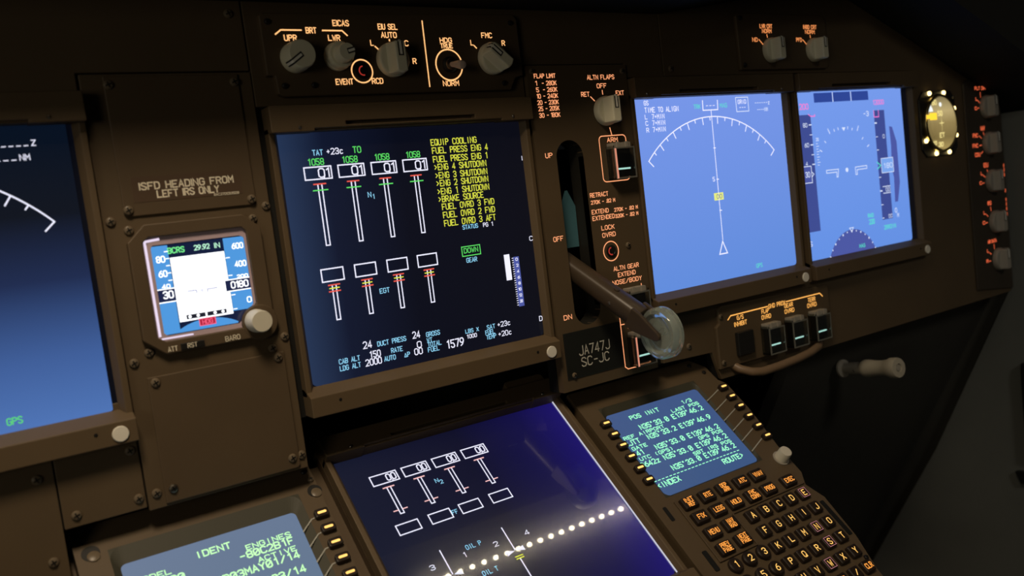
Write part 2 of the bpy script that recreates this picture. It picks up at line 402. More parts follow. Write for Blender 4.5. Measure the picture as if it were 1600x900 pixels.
# ------------------------------------------------------------------ setting
sub = MB().grid([-440, -227, -95, 94, 108, 142, 256, 740], [-300, -143, -119, -92, -80, 66, 160],
                {(1, 0), (2, 0), (3, 0), (4, 0), (5, 0), (6, 0), (1, 1), (2, 1), (3, 1), (4, 1), (5, 1), (2, 2), (4, 4), (4, 3)}, -12, -3)
wf = struct('wall_front', sub, GAP, PANEL)
wf['label'] = 'black substrate behind the instrument panel, seen in the gaps'
SLANT = [(731, 64), (683, 88), (590, 125), (471, 170), (330, 165), (228.8, 151)]
def sheet(name, label, poly, mat, frame=PANEL, z0=-3, z1=.6, scr=(), holes=None):
    cx = sum(p[0] for p in poly) / len(poly); cy = sum(p[1] for p in poly) / len(poly)
    t = thing(name, label, 'panel sheet', frame, (cx, cy, z0), 'brown sheets of the instrument panel')
    MB().prism(poly, z0, z1).build('sheet', mat, t, bevel=.4)
    for p in scr: screw(t, p[0], p[1], z1)
    return t
sheet('panel_sheet', 'dark brown panel sheet above the left display and the placard plate', [(-440, 102.5), (-187, 102.5), (-187, 111.6), (-96.6, 111.6), (-96.6, 151), (-440, 151)], BROWN, scr=[(-103.9, 143.3)])
sheet('panel_sheet', 'narrow brown panel sheet holding the placard plate and standby display', [(-185.6, -121), (-96.2, -121), (-96.2, 110.8), (-185.6, 110.8)], BROWN,
      scr=[(-181.7, 34.4), (-98.6, 34.6), (-181.6, -41), (-98.9, -41.8), (-181, -112.4), (-99.3, -112.7)])
sheet('panel_sheet', 'brown sheet around the engine display control panel at top centre', [(-95.6, 91), (94, 91), (94, 113), (188.4, 113), (188.4, 102.6), (228, 102.6), (228, 151), (-95.6, 151)], BROWN)
t = sheet('panel_sheet', 'large brown panel sheet around the two right displays, clock and selector knobs',
      [(731, 64), (683, 88), (590, 125), (471, 170), (330, 165), (228.8, 151), (228.8, 103), (564.6, 103), (564.6, -81), (196, -81), (196, -118), (250, -120), (258, -144), (731, -144)], BROWN,
      scr=[(236.2, 108.7), (224.4, -110)])
sheet('panel_sheet', 'small brown sheet below the right corner of the left display', [(-226.4, -119), (-186.4, -119), (-186.4, -60), (-226.4, -60)], BROWN, z1=-.4, scr=[(-190, -113), (-220.3, -113), (-190.5, -86.5)])
sheet('panel_sheet', 'dark brown sheet at the lower left edge beside the left control unit', [(-440, -160), (-227.2, -160), (-227.2, -60), (-440, -60)], BROWN, z1=-.4, scr=[(-235, -90), (-234, -133.5)])

gl = MB()
low = [(-520, 150.4), (226, 150.4), (331, 166), (471, 172), (590.6, 127), (684, 90), (735, 64.5), (990, -48)]
gl.prism(low + [(990, 260), (-520, 260)], -14, 71)
g = struct('trim_1', gl, GLARE, PANEL); g['label'] = 'black glareshield overhanging the instrument panel'
# right side wall with its slanted front edge, kick panel and footwell
sw = MB().prism([(54, 900), (54, -40), (-140, -6), (-349, -112), (-465, -181), (-640, -285), (-800, -380), (-800, 900)], 746, 760, axis='x')
# prism axis x: (y, z) outline
struct('wall_right', sw, GREYW, PANEL)['label'] = 'grey trim on the right side wall of the flight deck'
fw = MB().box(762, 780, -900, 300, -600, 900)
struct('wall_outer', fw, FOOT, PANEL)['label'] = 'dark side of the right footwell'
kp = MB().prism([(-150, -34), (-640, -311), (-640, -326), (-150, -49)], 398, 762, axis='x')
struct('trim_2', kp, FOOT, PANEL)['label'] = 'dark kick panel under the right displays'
struct('wall_center', MB().box(-226, 256, -200, 60, -96, -90), GLARE, PANEL)['label'] = 'black bulkhead deep behind the centre panel'
fb = MB().box(-440, 780, -900, -150, -420, -400)
struct('wall_footwell', fb, GLARE, PANEL)['label'] = 'black front of the footwell'
struct('floor', MB().box(-1500, 1500, -2600, 700, -20, 0), FOOT, WORLD)['label'] = 'dark cockpit floor'
struct('ceiling', MB().box(-1500, 1500, -2600, -60, 1790, 1810), CEIL, WORLD)['label'] = 'cockpit ceiling above and behind the camera'
struct('wall_back', MB().box(-1500, 1500, -2620, -2600, 0, 1790), FOOT, WORLD)['label'] = 'dark rear wall behind the camera'
struct('wall_left', MB().box(-1520, -1500, -2600, 700, 0, 1790), FOOT, WORLD)['label'] = 'dark left side wall'

# ------------------------------------------------------------------ display units
def display_unit(label, frame, cx, cy, scr_mat, right_border=0.0, cell=True, screw_pts=((-75, 77.2), (75, 77.2)), corner=3.0, name='display_unit'):
    t = thing(name, label, 'display screen', frame, (cx, cy, -3), 'square display units')
    X = lambda l: [(cx + a, cy + b) for a, b in l]
    b = MB()
    b.grid([cx - 92, cx - 66, cx - 46, cx + 45, cx + 66, cx + 92], [cy + 74.6, cy + 76.2, cy + 77.6, cy + 79.6, cy + 89.8], {(1, 0), (2, 0), (3, 0), (2, 2)}, -3, 10)
    b.box(cx - 46, cx + 45, cy + 77.5, cy + 79.7, -3, 5).box(cx - 66.2, cx + 66.2, cy + 75, cy + 76.4, -3, 8)
    b.prism([(cy - 75, 0), (cy - 79.6, 10), (cy - 91.6, 10), (cy - 91.6, -3), (cy - 75, -3)], cx - 92, cx + 92, axis='x')
    for sg in (1, -1):
        pr = [(cx + sg * 86, 0), (cx + sg * 88.8, 4.4), (cx + sg * 92, 4.4), (cx + sg * 92, -3), (cx + sg * 86, -3)]
        b.prism(pr, cy - 80, cy + 78, axis='y')
    b.build('bezel', SILL, t, bevel=.5)
    s = MB(); x1 = 86 - right_border
    s.prism(rrect(cx - 86, cx + x1, cy - 75, cy + 78, corner), -1.5, 0)
    so = s.build('screen', scr_mat, t)
    so['_o'] = (cx, cy, -3)
    m = MB().box(cx - 86, cx + 86, cy - 75.5, cy + 78, -2.6, -1.0); m.build('screen_border', BLKGL, t)
    if cell:
        MB().lathe([(4.1, 0), (4.1, .7), (3.8, 1.0), (.05, 1.1)], (cx + 83.4, cy - 86, 10)).build('light_sensor', WHITE, t, smooth=True)
    for sx, sy in screw_pts: MB().lathe([(1.1, 0), (1.0, .5), (.6, .9), (.05, 1)], (cx + sx, cy + sy, 10), n=12).build('screw', STEEL, t, smooth=True)
    for sx in (-74, 72): MB().lathe([(1.0, 0), (.9, .25), (.05, .3)], (cx + sx, cy - 84, 10), n=12).build('screw', [BLACK], t, smooth=True)
    return t, so
ZT = .25   # lettering sits just in front of the glass

# --- upper engine display
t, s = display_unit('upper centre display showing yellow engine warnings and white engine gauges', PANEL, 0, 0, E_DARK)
def lines(name, items, parent, mat, mono=True, z=ZT, wk=.15):
    for st, x0, x1, y, h in items:
        o = MB().text(st, x0, y, h, x1, w=max(h * wk, .42), z=z, mono=mono).build(name, mat, parent)
    return o
def letters(parent, items, mat, z, w=None, name='lettering'):
    for st, x0, x1, y, h in items: MB().text(st, x0, y, h, x1, w=w or h * .16, z=z).build(name, mat, parent)
def marks(parent, segs, mat, z, name='marking', w=.8):
    for sg in segs: MB().line(sg, w, z).build(name, mat, parent)
lines('warning_message', [('EQUIP COOLING', 15.2, 49.8, 62.4, 3.7), ('FUEL PRESS ENG 4', 15.4, 58, 57.1, 3.7), ('FUEL PRESS ENG 1', 15.3, 57.3, 51.5, 3.7), ('>ENG 4 SHUTDOWN', 15.4, 55.2, 46.4, 3.7),
      ('>ENG 3 SHUTDOWN', 15.4, 55.2, 41.0, 3.7), ('>ENG 2 SHUTDOWN', 15.4, 55.2, 35.9, 3.7), ('>ENG 1 SHUTDOWN', 15.4, 55.2, 30.6, 3.7), ('>BRAKE SOURCE', 15.4, 49.9, 25.6, 3.7),
      ('FUEL OVRD 3 FWD', 17.4, 57.8, 20.5, 3.7), ('FUEL OVRD 2 FWD', 17.4, 57.6, 15.1, 3.7), ('FUEL OVRD 3 AFT', 17.4, 57.4, 9.7, 3.7)], s, S_YELLOW)
lines('caption', [('STATUS', 30.8, 42.6, 6.1, 2.6), ('TAT', -65.7, -59.4, 61.4, 3), ('N', -33.7, -31.7, 33.6, 2.9), ('1', -30.6, -29.5, 32.4, 2.6), ('EGT', -34.6, -28.1, -26.5, 2.8), ('GEAR', 30.6, 38.6, -16, 2.8),
      ('DUCT PRESS', -41.1, -21.3, -58.8, 2.8), ('GROSS', -6.5, 3.4, -59.3, 2.8), ('WT', -6.5, -2.8, -63.1, 2.8), ('TOTAL', -6.4, 3.5, -66, 2.8), ('FUEL', -6.6, 1.5, -69.3, 2.8),
      ('SAT', 39.8, 46.1, -62.8, 2.7), ('FUEL', 38.1, 45.3, -66.2, 2.7), ('TEMP', 38.4, 46, -69.4, 2.7), ('CAB ALT', -67.7, -54.2, -64.8, 2.8), ('LDG ALT', -67.7, -54.2, -69, 2.8),
      ('RATE', -32.4, -24.7, -64.7, 2.8), ('^P', -23.8, -20, -69.1, 2.7), ('AUTO', -37.9, -30.2, -69, 2.8), ('LBS X', 22.8, 33, -62.4, 2.4)], s, S_CYAN)
lines('readout', [('+23c', -56.8, -46.3, 61.4, 3.4), ('PG 1', 47, 54.9, 6, 2.5), ('24', -50.7, -45.2, -58.5, 4), ('24', -16.2, -11.2, -58.5, 4), ('150', -47.5, -40.1, -65, 3.8), ('0', -13.9, -11, -65, 3.8),
      ('2000', -50.6, -40, -69.5, 3.8), ('00', -16.4, -10.9, -69.2, 3.8), ('1579', 7.2, 20.2, -69.6, 4.9), ('1000', 23.1, 30.9, -66, 2.4), ('+23c', 48.3, 58.7, -62.8, 3.2), ('+20c', 48.1, 58.8, -69.3, 3.2),
      ('I', 85, 85.3, 48, 2.8), ('C', 83.4, 85.9, -7.8, 2.9), ('D', 83.6, 85.9, -64.6, 3.2)], s, S_WHITE)
lines('thrust_limit', [('TO', -39.6, -34.5, 61.3, 3.6)] + [('1058', x, x + 10, 55.7, 3.6) for x in (-69.6, -47.7, -26, -4.1)], s, S_GREEN)
def gauge(parent, x, yb, yt, boxes, val=None, reds=(), greens=(), w=.75, bw=2.5, tcol=S_RED, tick=None):
    """one engine column: readout box, vertical scale, limit marks"""
    x0, x1, y0, y1 = boxes
    m = MB().rect(x0, x1, y0, y1, w, ZT)
    if val: m.text(val, x1 - 8.2, y0 + 1.0, 5.1, x1 - 1.7, w=.75, z=ZT); m.text('.', x1 - 5.4, y0 + .5, 5, x1 - 4.9, w=.8, z=ZT)
    if yt is not None: m.line([(x - bw / 2, yt), (x - bw / 2, yb), (x + bw / 2, yb), (x + bw / 2, yt)], .7, ZT)
    g = m.build('gauge', S_WHITE, parent)
    if reds:
        r = MB()
        for y, hw in reds: r.line([(x - hw, y), (x + hw, y)], .8, ZT + .12)
        r.build('limit_mark', tcol, g)
    if greens:
        r = MB()
        for y, hw in greens: r.line([(x - hw, y), (x + hw, y)], .7, ZT + .1)
        r.build('target_mark', S_GREEN, g)
    return g
for xc, xb in ((-64, -72.5), (-42.4, -50.9), (-20.6, -28.9), (1.2, -6.9)):
    gauge(s, xc, 7.5, 44, (xb, xb + 17, 47.2, 54.5), '01', [(44.3, 3.8)], [(40.6, 4.6)])
for xc, xb in ((-64, -71), (-42.3, -49.2), (-20.5, -27.2), (1.5, -5.6)):
    g = gauge(s, xc, -37.8, -16.4, (xb, xb + 14.1, -14.1, -6.6), None, [(-16.5, 3.6), (-20.4, 3.6)])
    r = MB().line([(xc - 3.1, -18.5), (xc + 3.1, -18.5)], .7, ZT + .14); r.build('amber_mark', S_YELLOW, g)
m = MB().rect(27.9, 42.1, -11.6, -5.4, .6, ZT); m.text('DOWN', 29.6, -9.6, 3.0, 40.3, w=.5, z=ZT, mono=True); m.build('gear_readout', S_GREEN, s)
MB().poly([(60.3, -32.5), (64.8, -32.5), (64.8, -14.8), (60.3, -14.8)], ZT).build('flap_bar', S_WHITE, s)
f = MB().poly([(67.8, -51.8), (72.4, -51.8), (72.4, -17.3), (67.8, -17.3)], ZT - .1).build('trim_scale', S_NAVY2, s)
m = MB()
for k, n in enumerate(('0', '2', '4', '6', '8', '10', '12', '20')): m.text(n, 69.6 if len(n) == 1 else 69.1, -20 - k * 4.15, 1.7, 71.2, w=.4, z=ZT)
for k in range(22): m.line([(66.6, -18 - k * 1.55), (67.7, -18 - k * 1.55)], .45, ZT)
m.build('scale_numbers', S_WHITE, f)

# --- lower engine display on the pedestal
OU = 12.0
t, s = display_unit('lower centre display on the sloping pedestal, mostly dark with lamp reflections', PED, OU, -75, O_DARK, cell=False)
def gaugeL(xc, xb, w):
    g = gauge(s, xc, -48.2, -27.8, (xb, xb + w, -24.5, -17.4), None, [(-27.8, 3.7)], w=.75, tcol=S_PINK)
    r = MB().text('00', xb + w - 7.6, -23.2, 4.6, xb + w - 1.5, w=.75, z=ZT); r.text('.', xb + w - 4.7, -23.8, 5, xb + w - 4.4, w=.7, z=ZT); r.build('digits', S_WHITE, g)
    r = MB()
    for sg in (-1, 1): r.line([(xc + sg * 1.3, -45.4), (xc + sg * 4.6, -45.4)], .7, ZT)
    r.build('minimum_mark', S_PINK, g)
for xc, xb in ((-48.6, -57.2), (-27, -35), (-4.4, -12.7), (18.3, 9.7)): gaugeL(xc, xb, 18.0)
for xb in (-56.8, -34.5, -12.7, 10.1): MB().rect(xb, xb + 14.8, -62, -55.1, .7, ZT).build('fuel_flow_box', S_WHITE, s)
lines('caption', [('N', -18.2, -16, -35.2, 2.8), ('2', -15.4, -13.6, -36.8, 2.6), ('FF', -19.2, -15.2, -60.3, 2.8), ('OIL P', -23, -12.4, -85.4, 2.8), ('OIL T', -22, -11.4, -104.6, 2.8)], s, S_CYAN)
lines('engine_number', [('1', -27, -25, -89.4, 3), ('2', -5.4, -2.6, -90, 3), ('3', -50, -47, -89.8, 3), ('4', 17.6, 20.8, -90, 3)], s, S_WHITE)
m = MB()
for x in (-39.1, 5.4):
    m.line([(x, -79.8), (x, -96.4)], .75, ZT)
    for sg in (-1, 1): m.poly([(x + sg * .6, -97), (x + sg * 6.4, -95.4), (x + sg * 6.4, -98.8)], ZT)
    m.line([(x, -103), (x, -118)], .75, ZT)
m.build('oil_pressure_scale', S_WHITE, s)
for x in (-39.1, 5.6):
    m = MB()
    for y in (-101, -102.6): m.line([(x - 2.6, y), (x + 2.6, y)], .7, ZT + .1)
    m.build('amber_mark', S_YELLOW, s)
MB().box(OU + 86.0, OU + 86.7, -150, 0, 0, .9).build('glass_edge_glow_strip', EDGEL, t)  # light caught by the glass edge, painted as a glowing strip
MB().rbox(66, 100, -74 + 86, -74 + 97, -3, 7, 3).build('latch_cover', SILL, t, bevel=.6)
MB().box(OU - 92, OU + 92, -167, 15, -14, -3).build('housing', BROWN2, t, bevel=.6)

# --- navigation displays
def arc_marks(m, cx, cy, r, a0, a1):
    m.circle(cx, cy, r, .8, ZT, 60, a0, a1)
    a = 135.8
    k = 0
    while a > a0 + 4:
        L = (5.6 if k % 2 == 0 else 2.8) * r / 102; ca, sa = math.cos(math.radians(a)), math.sin(math.radians(a))
        if k > 0: m.line([(cx + r * ca, cy + r * sa), (cx + (r - L) * ca, cy + (r - L) * sa)], .75, ZT)
        a -= 5; k += 1
    for a in (a0, a1):
        ca, sa = math.cos(math.radians(a)), math.sin(math.radians(a)); m.line([(cx + r * ca, cy + r * sa), (cx + (r - 6.3) * ca, cy + (r - 6.3) * sa)], .8, ZT)
NX, NY = 280.3, 11.4
t, s = display_unit('blue map display with white compass arc, right of the gear lever panel', PANEL, NX, NY, ND_BLUE, screw_pts=((-81, 77.4), (75, 77.2)))
m = MB(); arc_marks(m, 276.6, -32, 101.9, 43.6, 136)
m.line([(277.4, 74.5), (276, -31)], .6, ZT); m.line([(268.6, 83), (268.2, 75.2), (285.4, 75.2), (286, 82.8)], .8, ZT)
m.line([(275.6, -31.8), (270.8, -42), (280, -42), (275.6, -31.8)], .9, ZT)
for y in (44.5, 19, -6.5): m.line([(276, y), (278.2, y)], .7, ZT)
m.build('compass_arc', S_WHITE, s)
MB().rect(308, 323, 72.6, 84.2, .6, ZT).build('grid_box', S_BLUEW, s)
lines('align_message', [('GS', 204.7, 209.1, 81.5, 3.2), ('TIME TO ALIGN', 204.7, 240.6, 75.9, 3.6), ('L', 204.3, 206.4, 71, 3.2), ('7+MIN', 211.5, 224.6, 70.8, 3.4), ('C', 204.3, 206.6, 66.1, 3.2), ('7+MIN', 211.3, 224.6, 66, 3.4),
      ('R', 204.5, 206.8, 60.9, 3.2), ('7+MIN', 211.1, 224.5, 60.9, 3.4), ('---', 271.8, 282.6, 77.2, 3), ('GRID', 310.4, 320.3, 79, 3.2), ('---', 311.5, 319.4, 74.4, 3), ('5', 271.6, 273.6, 17.8, 3.2)], s, S_WHITE)
lines('wind_readout', [('------z', 331.4, 350.2, 77.4, 3.2), ('----NM', 333.5, 347.1, 71.8, 3.0)], s, S_BLUEW)
lines('track_label', [('TRK', 258.2, 265.6, 76.8, 3.2), ('MAG', 288.4, 296.7, 76.8, 3.2), ('GPS', 313.8, 321.2, -59.2, 3.2)], s, S_MINT)
p = MB().poly([(271, 2), (282, 2), (282, 8), (271, 8)], ZT - .05).build('range_box', S_YPATCH, s)
lines('range_digits', [('00', 274, 280, 3.4, 3.2)], p, S_NAVY2, z=ZT + .05)

LX, LY = -278.4, 11.4
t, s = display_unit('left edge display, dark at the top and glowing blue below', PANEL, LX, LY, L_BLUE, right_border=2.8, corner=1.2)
m = MB(); arc_marks(m, -282.1, -32, 101.9, 43, 136); m.build('compass_arc', S_WHITE, s)
lines('wind_readout', [('------', -232, -213.2, 74.8, 3), ('Z', -211.8, -210, 76.2, 2.6), ('---', -229, -219.4, 68, 3), ('NM', -218, -213.6, 69.2, 2.8)], s, S_WHITE)
lines('gps_label', [('GPS', -243.2, -236.6, -59.8, 3.2)], s, S_GREEN)

# --- primary flight display
PX = 471.7
t, s = display_unit('rightmost blue flight display with dark speed and altitude tapes', PANEL, PX, NY, PF_BLUE, right_border=10.5, screw_pts=())
for nm, pl, mt in (('mode_bar', [(411, 76.5), (437.6, 76.5), (437.6, 85), (411, 85)], S_NAVY), ('mode_bar', [(439, 76.5), (465, 76.5), (465, 85), (439, 85)], S_NAVY), ('mode_bar', [(466.6, 76.5), (493, 76.5), (493, 85), (466.6, 85)], S_NAVY),
                   ('speed_tape', [(388, -38), (404, -38), (404, 66.2), (388, 66.2)], S_SLATE), ('altitude_tape', [(499.6, -38.6), (516.7, -38.6), (516.7, 66.2), (499.6, 66.2)], S_SLATE),
                   ('vertical_speed_scale', [(522.9, 50.2), (527.7, 49.3), (533.4, 34.5), (533.4, -5), (527.8, -23.3), (522.7, -23.5), (524.2, 0.4), (521.8, 9.4), (523.6, 31.5)], S_NAVY2)):
    MB().poly(pl, ZT - .12).build(nm, mt, s)
pl = [(449.5 + 40 * math.cos(math.radians(a)), -84 + 42 * math.sin(math.radians(a))) for a in range(26, 155, 4)]
MB().poly(pl, ZT - .12).build('heading_rose', S_NAVY2, s)
MB().poly([(504.9, 6.2), (524.6, 6.2), (524.6, 20), (504.9, 20)], ZT - .06).build('altitude_window', S_LBLUE, s)
MB().poly([(387.4, 6), (398.4, 6), (398.4, 20.7), (387.4, 20.7)], ZT - .06).build('speed_window', S_NAVY2, s)
m = MB().line([(438.3, 76.5), (438.3, 85)], .7, ZT).line([(465.8, 76.5), (465.8, 85)], .7, ZT)
m.rect(387.6, 398.4, 6, 20.7, .7, ZT).rect(504.9, 524.6, 6.2, 20, .6, ZT).line([(398.4, 15.5), (401.5, 13.4), (398.4, 11)], .7, ZT)
m.build('window_frame', S_BLUEW, s)
MB().line([(419.9, 15.2), (437.7, 15), (436.2, 8), (434.4, 8), (434.8, 12.6), (419.9, 12.6)], .7, ZT, True).build('aircraft_symbol_wing', S_BLUEW, s)
MB().line([(481.4, 15.2), (463.4, 15), (463.4, 8), (465.6, 8), (465.9, 12.4), (481.4, 12.6)], .7, ZT, True).build('aircraft_symbol_wing', S_BLUEW, s)
MB().disc(450.3, 13.4, 2, ZT).build('aircraft_symbol_dot', S_BLUEW, s)
m = MB(); m.poly([(450.6, 49.2), (448, 52.6), (453.4, 52.6)], ZT)
for a, b in (((415.8, 32.5), 3), ((422.5, 40.1), 2), ((429.6, 48), 5), ((471.1, 48.5), 5), ((477.8, 40.3), 2), ((485, 32.8), 3), ((436.6, 49.7), 2), ((442.5, 50.8), 2), ((456.7, 50.9), 2), ((463.1, 49.4), 2)):
    d = Vector((a[0] - 450.4, a[1] - 13)).normalized(); m.line([a, (a[0] + d.x * b, a[1] + d.y * b)], .8, ZT)
m.build('bank_scale', S_BLUEW, s); m = MB()
for y in (57.2, 48.3, 39.4, 30.6, 22, -4, -13): m.line([(400.6, y), (404.2, y)], .9 if y in (57.2, 39.4, 22) else .6, ZT) if y > 20 else None
for y in (54.2, 41.1, 28.5, 2.3, -10.8, -24.1, -37): m.line([(499.8, y), (502.6, y)], 1.3 if y in (54.2, -10.8) else .7, ZT)
m.build('tape_ticks', S_BLUEW, s); m = MB()
m.line([(504.5, -7), (516.6, -7)], .7, ZT).line([(504.5, -13.4), (516.6, -13.4)], .7, ZT)
m.build('altitude_bracket', S_BLUEW, s); m = MB()
m.line([(449.5, -44.6), (446.6, -40.6), (452.4, -40.6), (449.5, -44.6)], .7, ZT)
m.build('heading_pointer', S_BLUEW, s); m = MB()
for k in range(13):
    a = math.radians(30 + 10 * k); m.disc(449.5 + 40 * math.cos(a), -84 + 40.5 * math.sin(a), .75 if k % 2 else 1.0, ZT, 8)
m.build('heading_scale', S_BLUEW, s)
lines('tape_number', [('80', 392.5, 398, 55.4, 3.4), ('60', 392.2, 397.9, 37.8, 3.4), ('4', 391.5, 394, 21.6, 3.2), ('30', 389.6, 395.6, 11.2, 4.4), ('0', 511, 514, 39.4, 3.2), ('180', 508, 523, 10.6, 4.4), ('00', 509, 515.6, -12, 3.6),
      ('00', 510, 515.8, -37.6, 3.2), ('-3', 483, 491, 61.6, 4.2), ('0', 521.4, 524.4, -33.6, 4), ('M', 524.6, 527, -38.4, 3.8), ('S', 387.6, 390.2, -50.4, 4), ('20', 408.8, 412.4, 42.4, 2.6)], s, S_BLUEW)
m = MB()
for k in range(9): m.line([(408.4, 40 - k * 2.4), (412 if k % 2 else 410.6, 40 - k * 2.4)], .5, ZT)
m.build('mach_ticks', S_BLUEW, s)
lines('selected_value', [('200', 390, 401.8, 71.2, 4.6), ('12000', 499.4, 517, 71.8, 4)], s, S_MAG, wk=.18)
m = MB().line([(499.6, 66.2), (499.6, 60), (507, 60), (507, 66.2)], .9, ZT + .05).line([(401, 66.4), (404.4, 64.6), (410, 64.6), (410, 66)], .9, ZT + .05); m.build('selected_bug', S_MAG, s)
lines('green_readout', [('RAD', 477, 485.4, -34, 3.4), ('220', 478, 486.2, -40.4, 4.2), ('2992IN', 501.4, 520.4, -48, 3.6), ('MAG', 459.3, 468, -60.6, 3)], s, S_MINT, wk=.2)
m = MB().line([(498.2, 17), (503.8, 13.6), (498.2, 10.6)], 1.0, ZT + .05); m.build('reference_mark', S_MINT, s)

# ------------------------------------------------------------------ standby flight display
t = thing('standby_flight_display', 'small bright standby flight display with a cream knob at its corner', 'standby display', PANEL, (-140, -5, .6))
outer = [(-166.5, 31.2), (-114, 31.2), (-104.6, 23), (-104.6, -31.5), (-116.5, -48 + 9), (-165.2, -39.1), (-176, -30), (-176, 22.2)]
b = MB(); inner = [(-165.4, 24), (-115.4, 24), (-113.2, 21.6), (-113.2, -19), (-121.4, -32), (-164.6, -32), (-168.4, -29.6), (-168.4, 21.6)]
b.ring(outer, inner, .6, 4.6); b.build('bezel', BROWN2, t, bevel=.7)
fr = MB().ring([(-165.4, 24), (-115.4, 24), (-113.2, 21.6), (-113.2, -19), (-121.4, -32), (-164.6, -32), (-168.4, -29.6), (-168.4, 21.6)],
               [(-163.6, 19.6), (-117, 19.6), (-114.6, 18.2), (-114.6, -19.6), (-123.6, -29.4), (-163, -29.4), (-164.6, -27.8), (-164.6, 18)], .6, 2.6)
fr.build('screen_frame', paint('pale_frame_plastic', (.55, .42, .48), rough=.35), t)
gw = MB().line([(-166.9, -29), (-167.2, 22.0), (-160, 22.6)], 1.3, 2.75); gw.line([(-166, -30.8), (-150, -30.9)], .9, 2.75); gw.build('frame_glow', I_GLOW, t)
s = MB().prism([(-164.8, 19.2), (-114.4, 19.2), (-114.4, -20.6), (-124.4, -29.2), (-164.6, -29.2)], .6, 2.0).build('screen', I_SCR, t)
Z2 = 2.2
MB().poly([(-165, -29), (-156, -29), (-156, 19), (-165, 19)], Z2).build('speed_tape', I_BLUE, s); MB().poly([(-126.2, -22), (-114.4, -22), (-114.4, 19), (-126.2, 19)], Z2).build('altitude_tape', I_BLUE, s)
q = MB().poly([(-155.6, -23.4), (-126.4, -23.4), (-126.4, 12), (-155.6, 12)], Z2); q.build('attitude_field', I_WHITE, s)
ap = [(-156, -29)] + [(-141 + 24 * math.cos(math.radians(a)), -40 + 16.4 * math.sin(math.radians(a))) for a in range(130, 45, -6)] + [(-124.6, -29)]
q = MB().poly(ap, Z2 + .05); q.build('heading_arc', I_BLUE, s)
MB().poly([(-165, -11.5), (-155.7, -11.5), (-155.7, -4.4), (-165, -4.4)], Z2 + .1).build('readout_window', I_DARK, s); MB().poly([(-128.4, -10.8), (-114.5, -10.8), (-114.5, -4.4), (-128.4, -4.4)], Z2 + .1).build('readout_window', I_DARK, s)
q = MB().poly([(-151.8, -22.4), (-141.6, -22.4), (-141.6, -20.1), (-151.8, -20.1)], Z2 + .1).poly([(-140.6, -22.4), (-130, -22.4), (-130, -20.1), (-140.6, -20.1)], Z2 + .1); q.build('slip_scale', I_BLACK, s)
q = MB()
for x in (-150, -145.6, -136.4, -132): q.disc(x, -21.2, .9, Z2 + .2, 10)
for x0, x1, y in ((-165, -155.7, -4.4), (-165, -155.7, -11.5), (-128.4, -114.5, -4.4), (-128.4, -114.5, -10.8)): q.line([(x0, y), (x1, y)], .6, Z2 + .15)
for y in (15.6, 11.8, 8, 4, 0): q.line([(-158, y), (-156.2, y)], .5, Z2 + .15)
for y in (8, -2, -13, -21): q.line([(-126, y), (-124, y)], .5, Z2 + .15)
q.build('tape_ticks', I_WHITE, s)
for st, x0, x1, y, h, w in (('80', -162.5, -158.4, 10.2, 3.1, .6), ('60', -162.4, -158.4, 2.4, 3.1, .6), ('40', -161.8, -157.8, -3.9, 1.9, .5), ('30', -161.8, -156.9, -9.4, 3.6, .7), ('600', -121.6, -115.7, 12.6, 2.9, .6), ('400', -121.5, -115.4, 2.4, 2.9, .6),
      ('200', -121.3, -115.4, -4, 1.6, .5), ('0180', -125.3, -115.9, -9.2, 3.4, .65), ('0', -117.6, -115.4, -18.4, 2.9, .6), ('29.92', -142.1, -134.1, 14.5, 2.5, .5), ('IN', -131.1, -128.4, 14.4, 2.5, .5)):
    MB().text(st, x0, y, h, x1, w=w, z=Z2 + .2).build('numeral', I_GREEN2 if y > 14 else I_WHITE, s)
MB().text('BCRS', -156, 14.4, 2.8, -147.6, w=.55, z=Z2 + .15).build('mode_label', I_GREEN, s)
q = MB().line([(-149, -7.3), (-144.5, -7.3), (-144.5, -8.8)], .5, Z2 + .2).line([(-133.2, -7.6), (-138.6, -7.6), (-138.6, -9)], .5, Z2 + .2).rect(-141.9, -141.1, -8.3, -7.5, .3, Z2 + .2); q.build('aircraft_symbol', I_GREY, s)
f = MB().poly([(-145.4, -27.1), (-136.8, -27.1), (-136.8, -23.4), (-145.4, -23.4)], Z2 + .2).build('heading_flag', I_RED, s)
MB().rect(-145.4, -136.8, -27.1, -23.4, .5, Z2 + .3).text('HDG', -143.8, -26.4, 2.3, -138.4, w=.45, z=Z2 + .3).build('flag_lettering', I_REDL, f)
MB().prism(circ(-112.8, -30.6, 10.2), .6, 4.9).build('knob_boss', BROWN2, t, bevel=.6)
round_knob(t, -115.2, -29.4, 4.9, 6.6, 11, CREAM, 'barometer_knob')
letters(t, (('BARO', -133.6, -125.6, -37.9, 2.6), ('ATT', -164.3, -159.6, -37.9, 2.5)), PRINT, 4.9, .38)
k = MB().box(-157.8, -145.2, -38.2, -34.7, 4.6, 5.8).build('reset_button', BLACK, t, bevel=.3)
MB().text('RST', -154.3, -37.5, 2.3, -149.4, w=.32, z=5.95).build('button_lettering', PRINT, k)
for p in ((-173.6, 29.0), (-107.2, 28.2), (-173.4, -36.8), (-107, -47.2)): screw(t, *p, .6)

